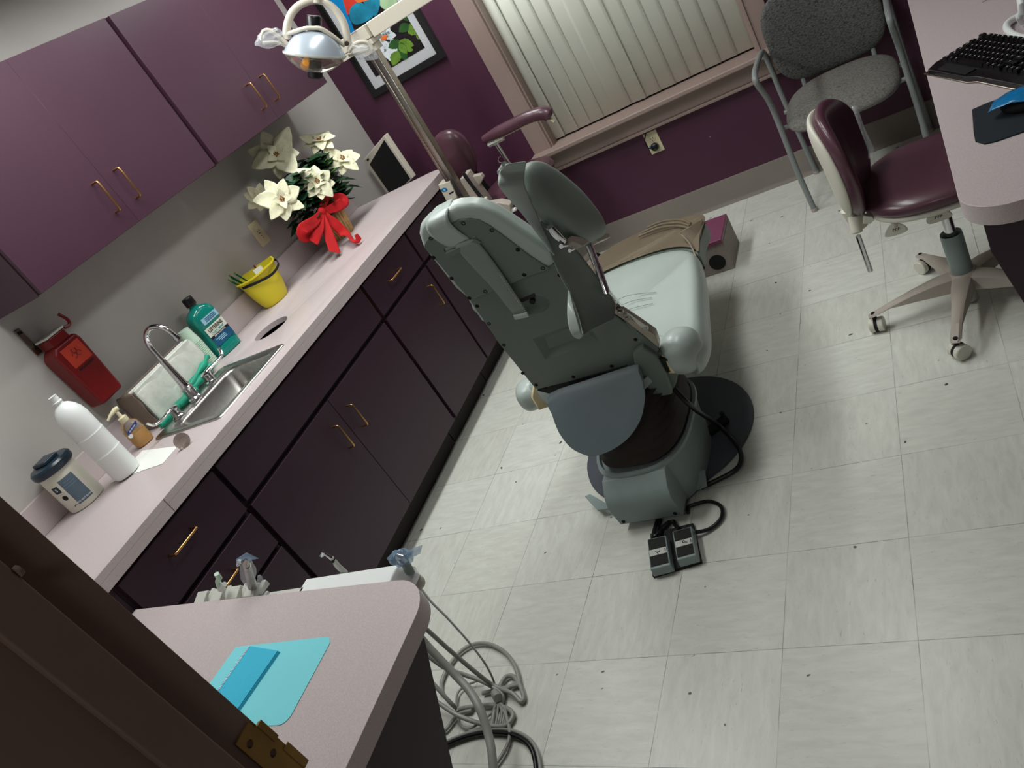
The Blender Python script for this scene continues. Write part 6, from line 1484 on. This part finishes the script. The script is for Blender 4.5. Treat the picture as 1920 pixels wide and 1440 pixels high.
hose([(790, 1295, .09), (825, 1320, .06), (860, 1342, .035), (905, 1358, .02), (940, 1362, .012), (955, 1355, .012), (962, 1340, .012), (950, 1328, .012), (920, 1322, .012), (880, 1326, .012), (858, 1330, .012)], 0.0067, 'grey hose looping round the right side of the coil')
hose([(855, 1330, .012), (858, 1300, .012), (875, 1285, .012), (900, 1275, .022)], .0035, 'thin grey line arching over the left of the coil')
hose([(857, 1340, .012), (862, 1358, .012), (878, 1366, .012), (900, 1355, .012), (930, 1330, .012)], .0035, 'thin grey line looping below the coil')
hose([(940, 1320, .012), (950, 1345, .012), (956, 1375, .012), (950, 1400, .012), (935, 1425, .012), (915, 1450, .01), (890, 1490, .01)], 0.0055, 'grey hose trailing from the coil toward the doorway')
hose([(820, 1410, .012), (840, 1395, .012), (880, 1380, .012), (920, 1374, .012), (960, 1378, .012), (990, 1395, .012), (1003, 1425, .012), (1004, 1470, .012), (990, 1520, .012)], 0.0063, 'black and grey hose pair lying nearest the doorway', 'cord')
hose([(820, 1403, .012), (840, 1389, .012), (880, 1374, .012), (920, 1367, .012), (965, 1371, .012), (997, 1390, .012), (1011, 1425, .012), (1012, 1470, .012), (998, 1520, .012)], 0.0048, 'grey hose lying alongside the black hose nearest the doorway')
hose([(818, 1350, .012), (832, 1370, .012), (850, 1350, .012), (862, 1338, .012), (885, 1332, .012)], 0.0055, 'grey hose end tucked beside the desk support')
b = MB(); hh = [at(927, 1298, 2, .03), at(932, 1306, 2, .03), at(934, 1315, 2, .02)]; b.tube(hh, [.012, .014, .010], 12)
for k in range(4): b.tube(smooth_pts([hh[2], at(925 + 8 * k, 1335, 2, .014), at(921 + 8 * k, 1362, 2, .010)], 4), .0035, 6)
t = fin('hose_splitter', b, 'hose'); tag(t, 'grey splitter where the hoses fan out in the middle of the coil', 'hose fitting')
# ================================================================ light
def troffer(x, y, w, l, power, col=(.97, 1, .99), label=''):
    t = thing('ceiling_light', label, 'ceiling light', (x, y, ZC - .03))
    b = MB()
    for (a0_, b0_, a1_, b1_) in ((x - w / 2 - .02, y - l / 2 - .02, x - w / 2, y + l / 2 + .02), (x + w / 2, y - l / 2 - .02, x + w / 2 + .02, y + l / 2 + .02), (x - w / 2, y - l / 2 - .02, x + w / 2, y - l / 2), (x - w / 2, y + l / 2, x + w / 2, y + l / 2 + .02)): b.box((a0_, b0_, ZC - .03), (a1_, b1_, ZC - .001))
    fin('frame', b, 'lgrey', t)
    b = MB(); b.box((x - w / 2, y - l / 2, ZC - .012), (x + w / 2, y + l / 2, ZC - .001)); fin('diffuser', b, 'lampoff', t)
    ld = bpy.data.lights.new('ceiling_lamp', 'AREA'); ld.shape = 'RECTANGLE'; ld.size = w * .98; ld.size_y = l * .98; ld.energy = power; ld.color = col
    lo = bpy.data.objects.new('ceiling_lamp', ld); COL.objects.link(lo); lo.location = (x, y, ZC - .016)
LIGHTS = [(-.38, .25, .3, 1.2, 23, 'ceiling light above the near end of the worktop'), (-.38, 1.75, .3, 1.0, 18, 'ceiling light above the far end of the worktop'), (.75, .9, .3, 1.2, 15, 'ceiling light above the dental chair'), (1.2, -2.2, .3, .6, 6, 'added dim hallway light out of view that brightens the door jamb')]  # the last light is added in the hall to lift the dark jamb
for x, y, w_, l_, p_, lb_ in LIGHTS: troffer(x, y, w_, l_, p_, label=lb_)
wd_ = bpy.data.worlds.new('world'); SC.world = wd_; wd_.use_nodes = True
wd_.node_tree.nodes['Background'].inputs[0].default_value = (.9, .95, 1, 1); wd_.node_tree.nodes['Background'].inputs[1].default_value = .02
SC.view_settings.view_transform = 'Standard'; SC.view_settings.look = 'None'; SC.view_settings.exposure = -0.12; SC.view_settings.gamma = 1; SC.view_settings.use_curve_mapping = False
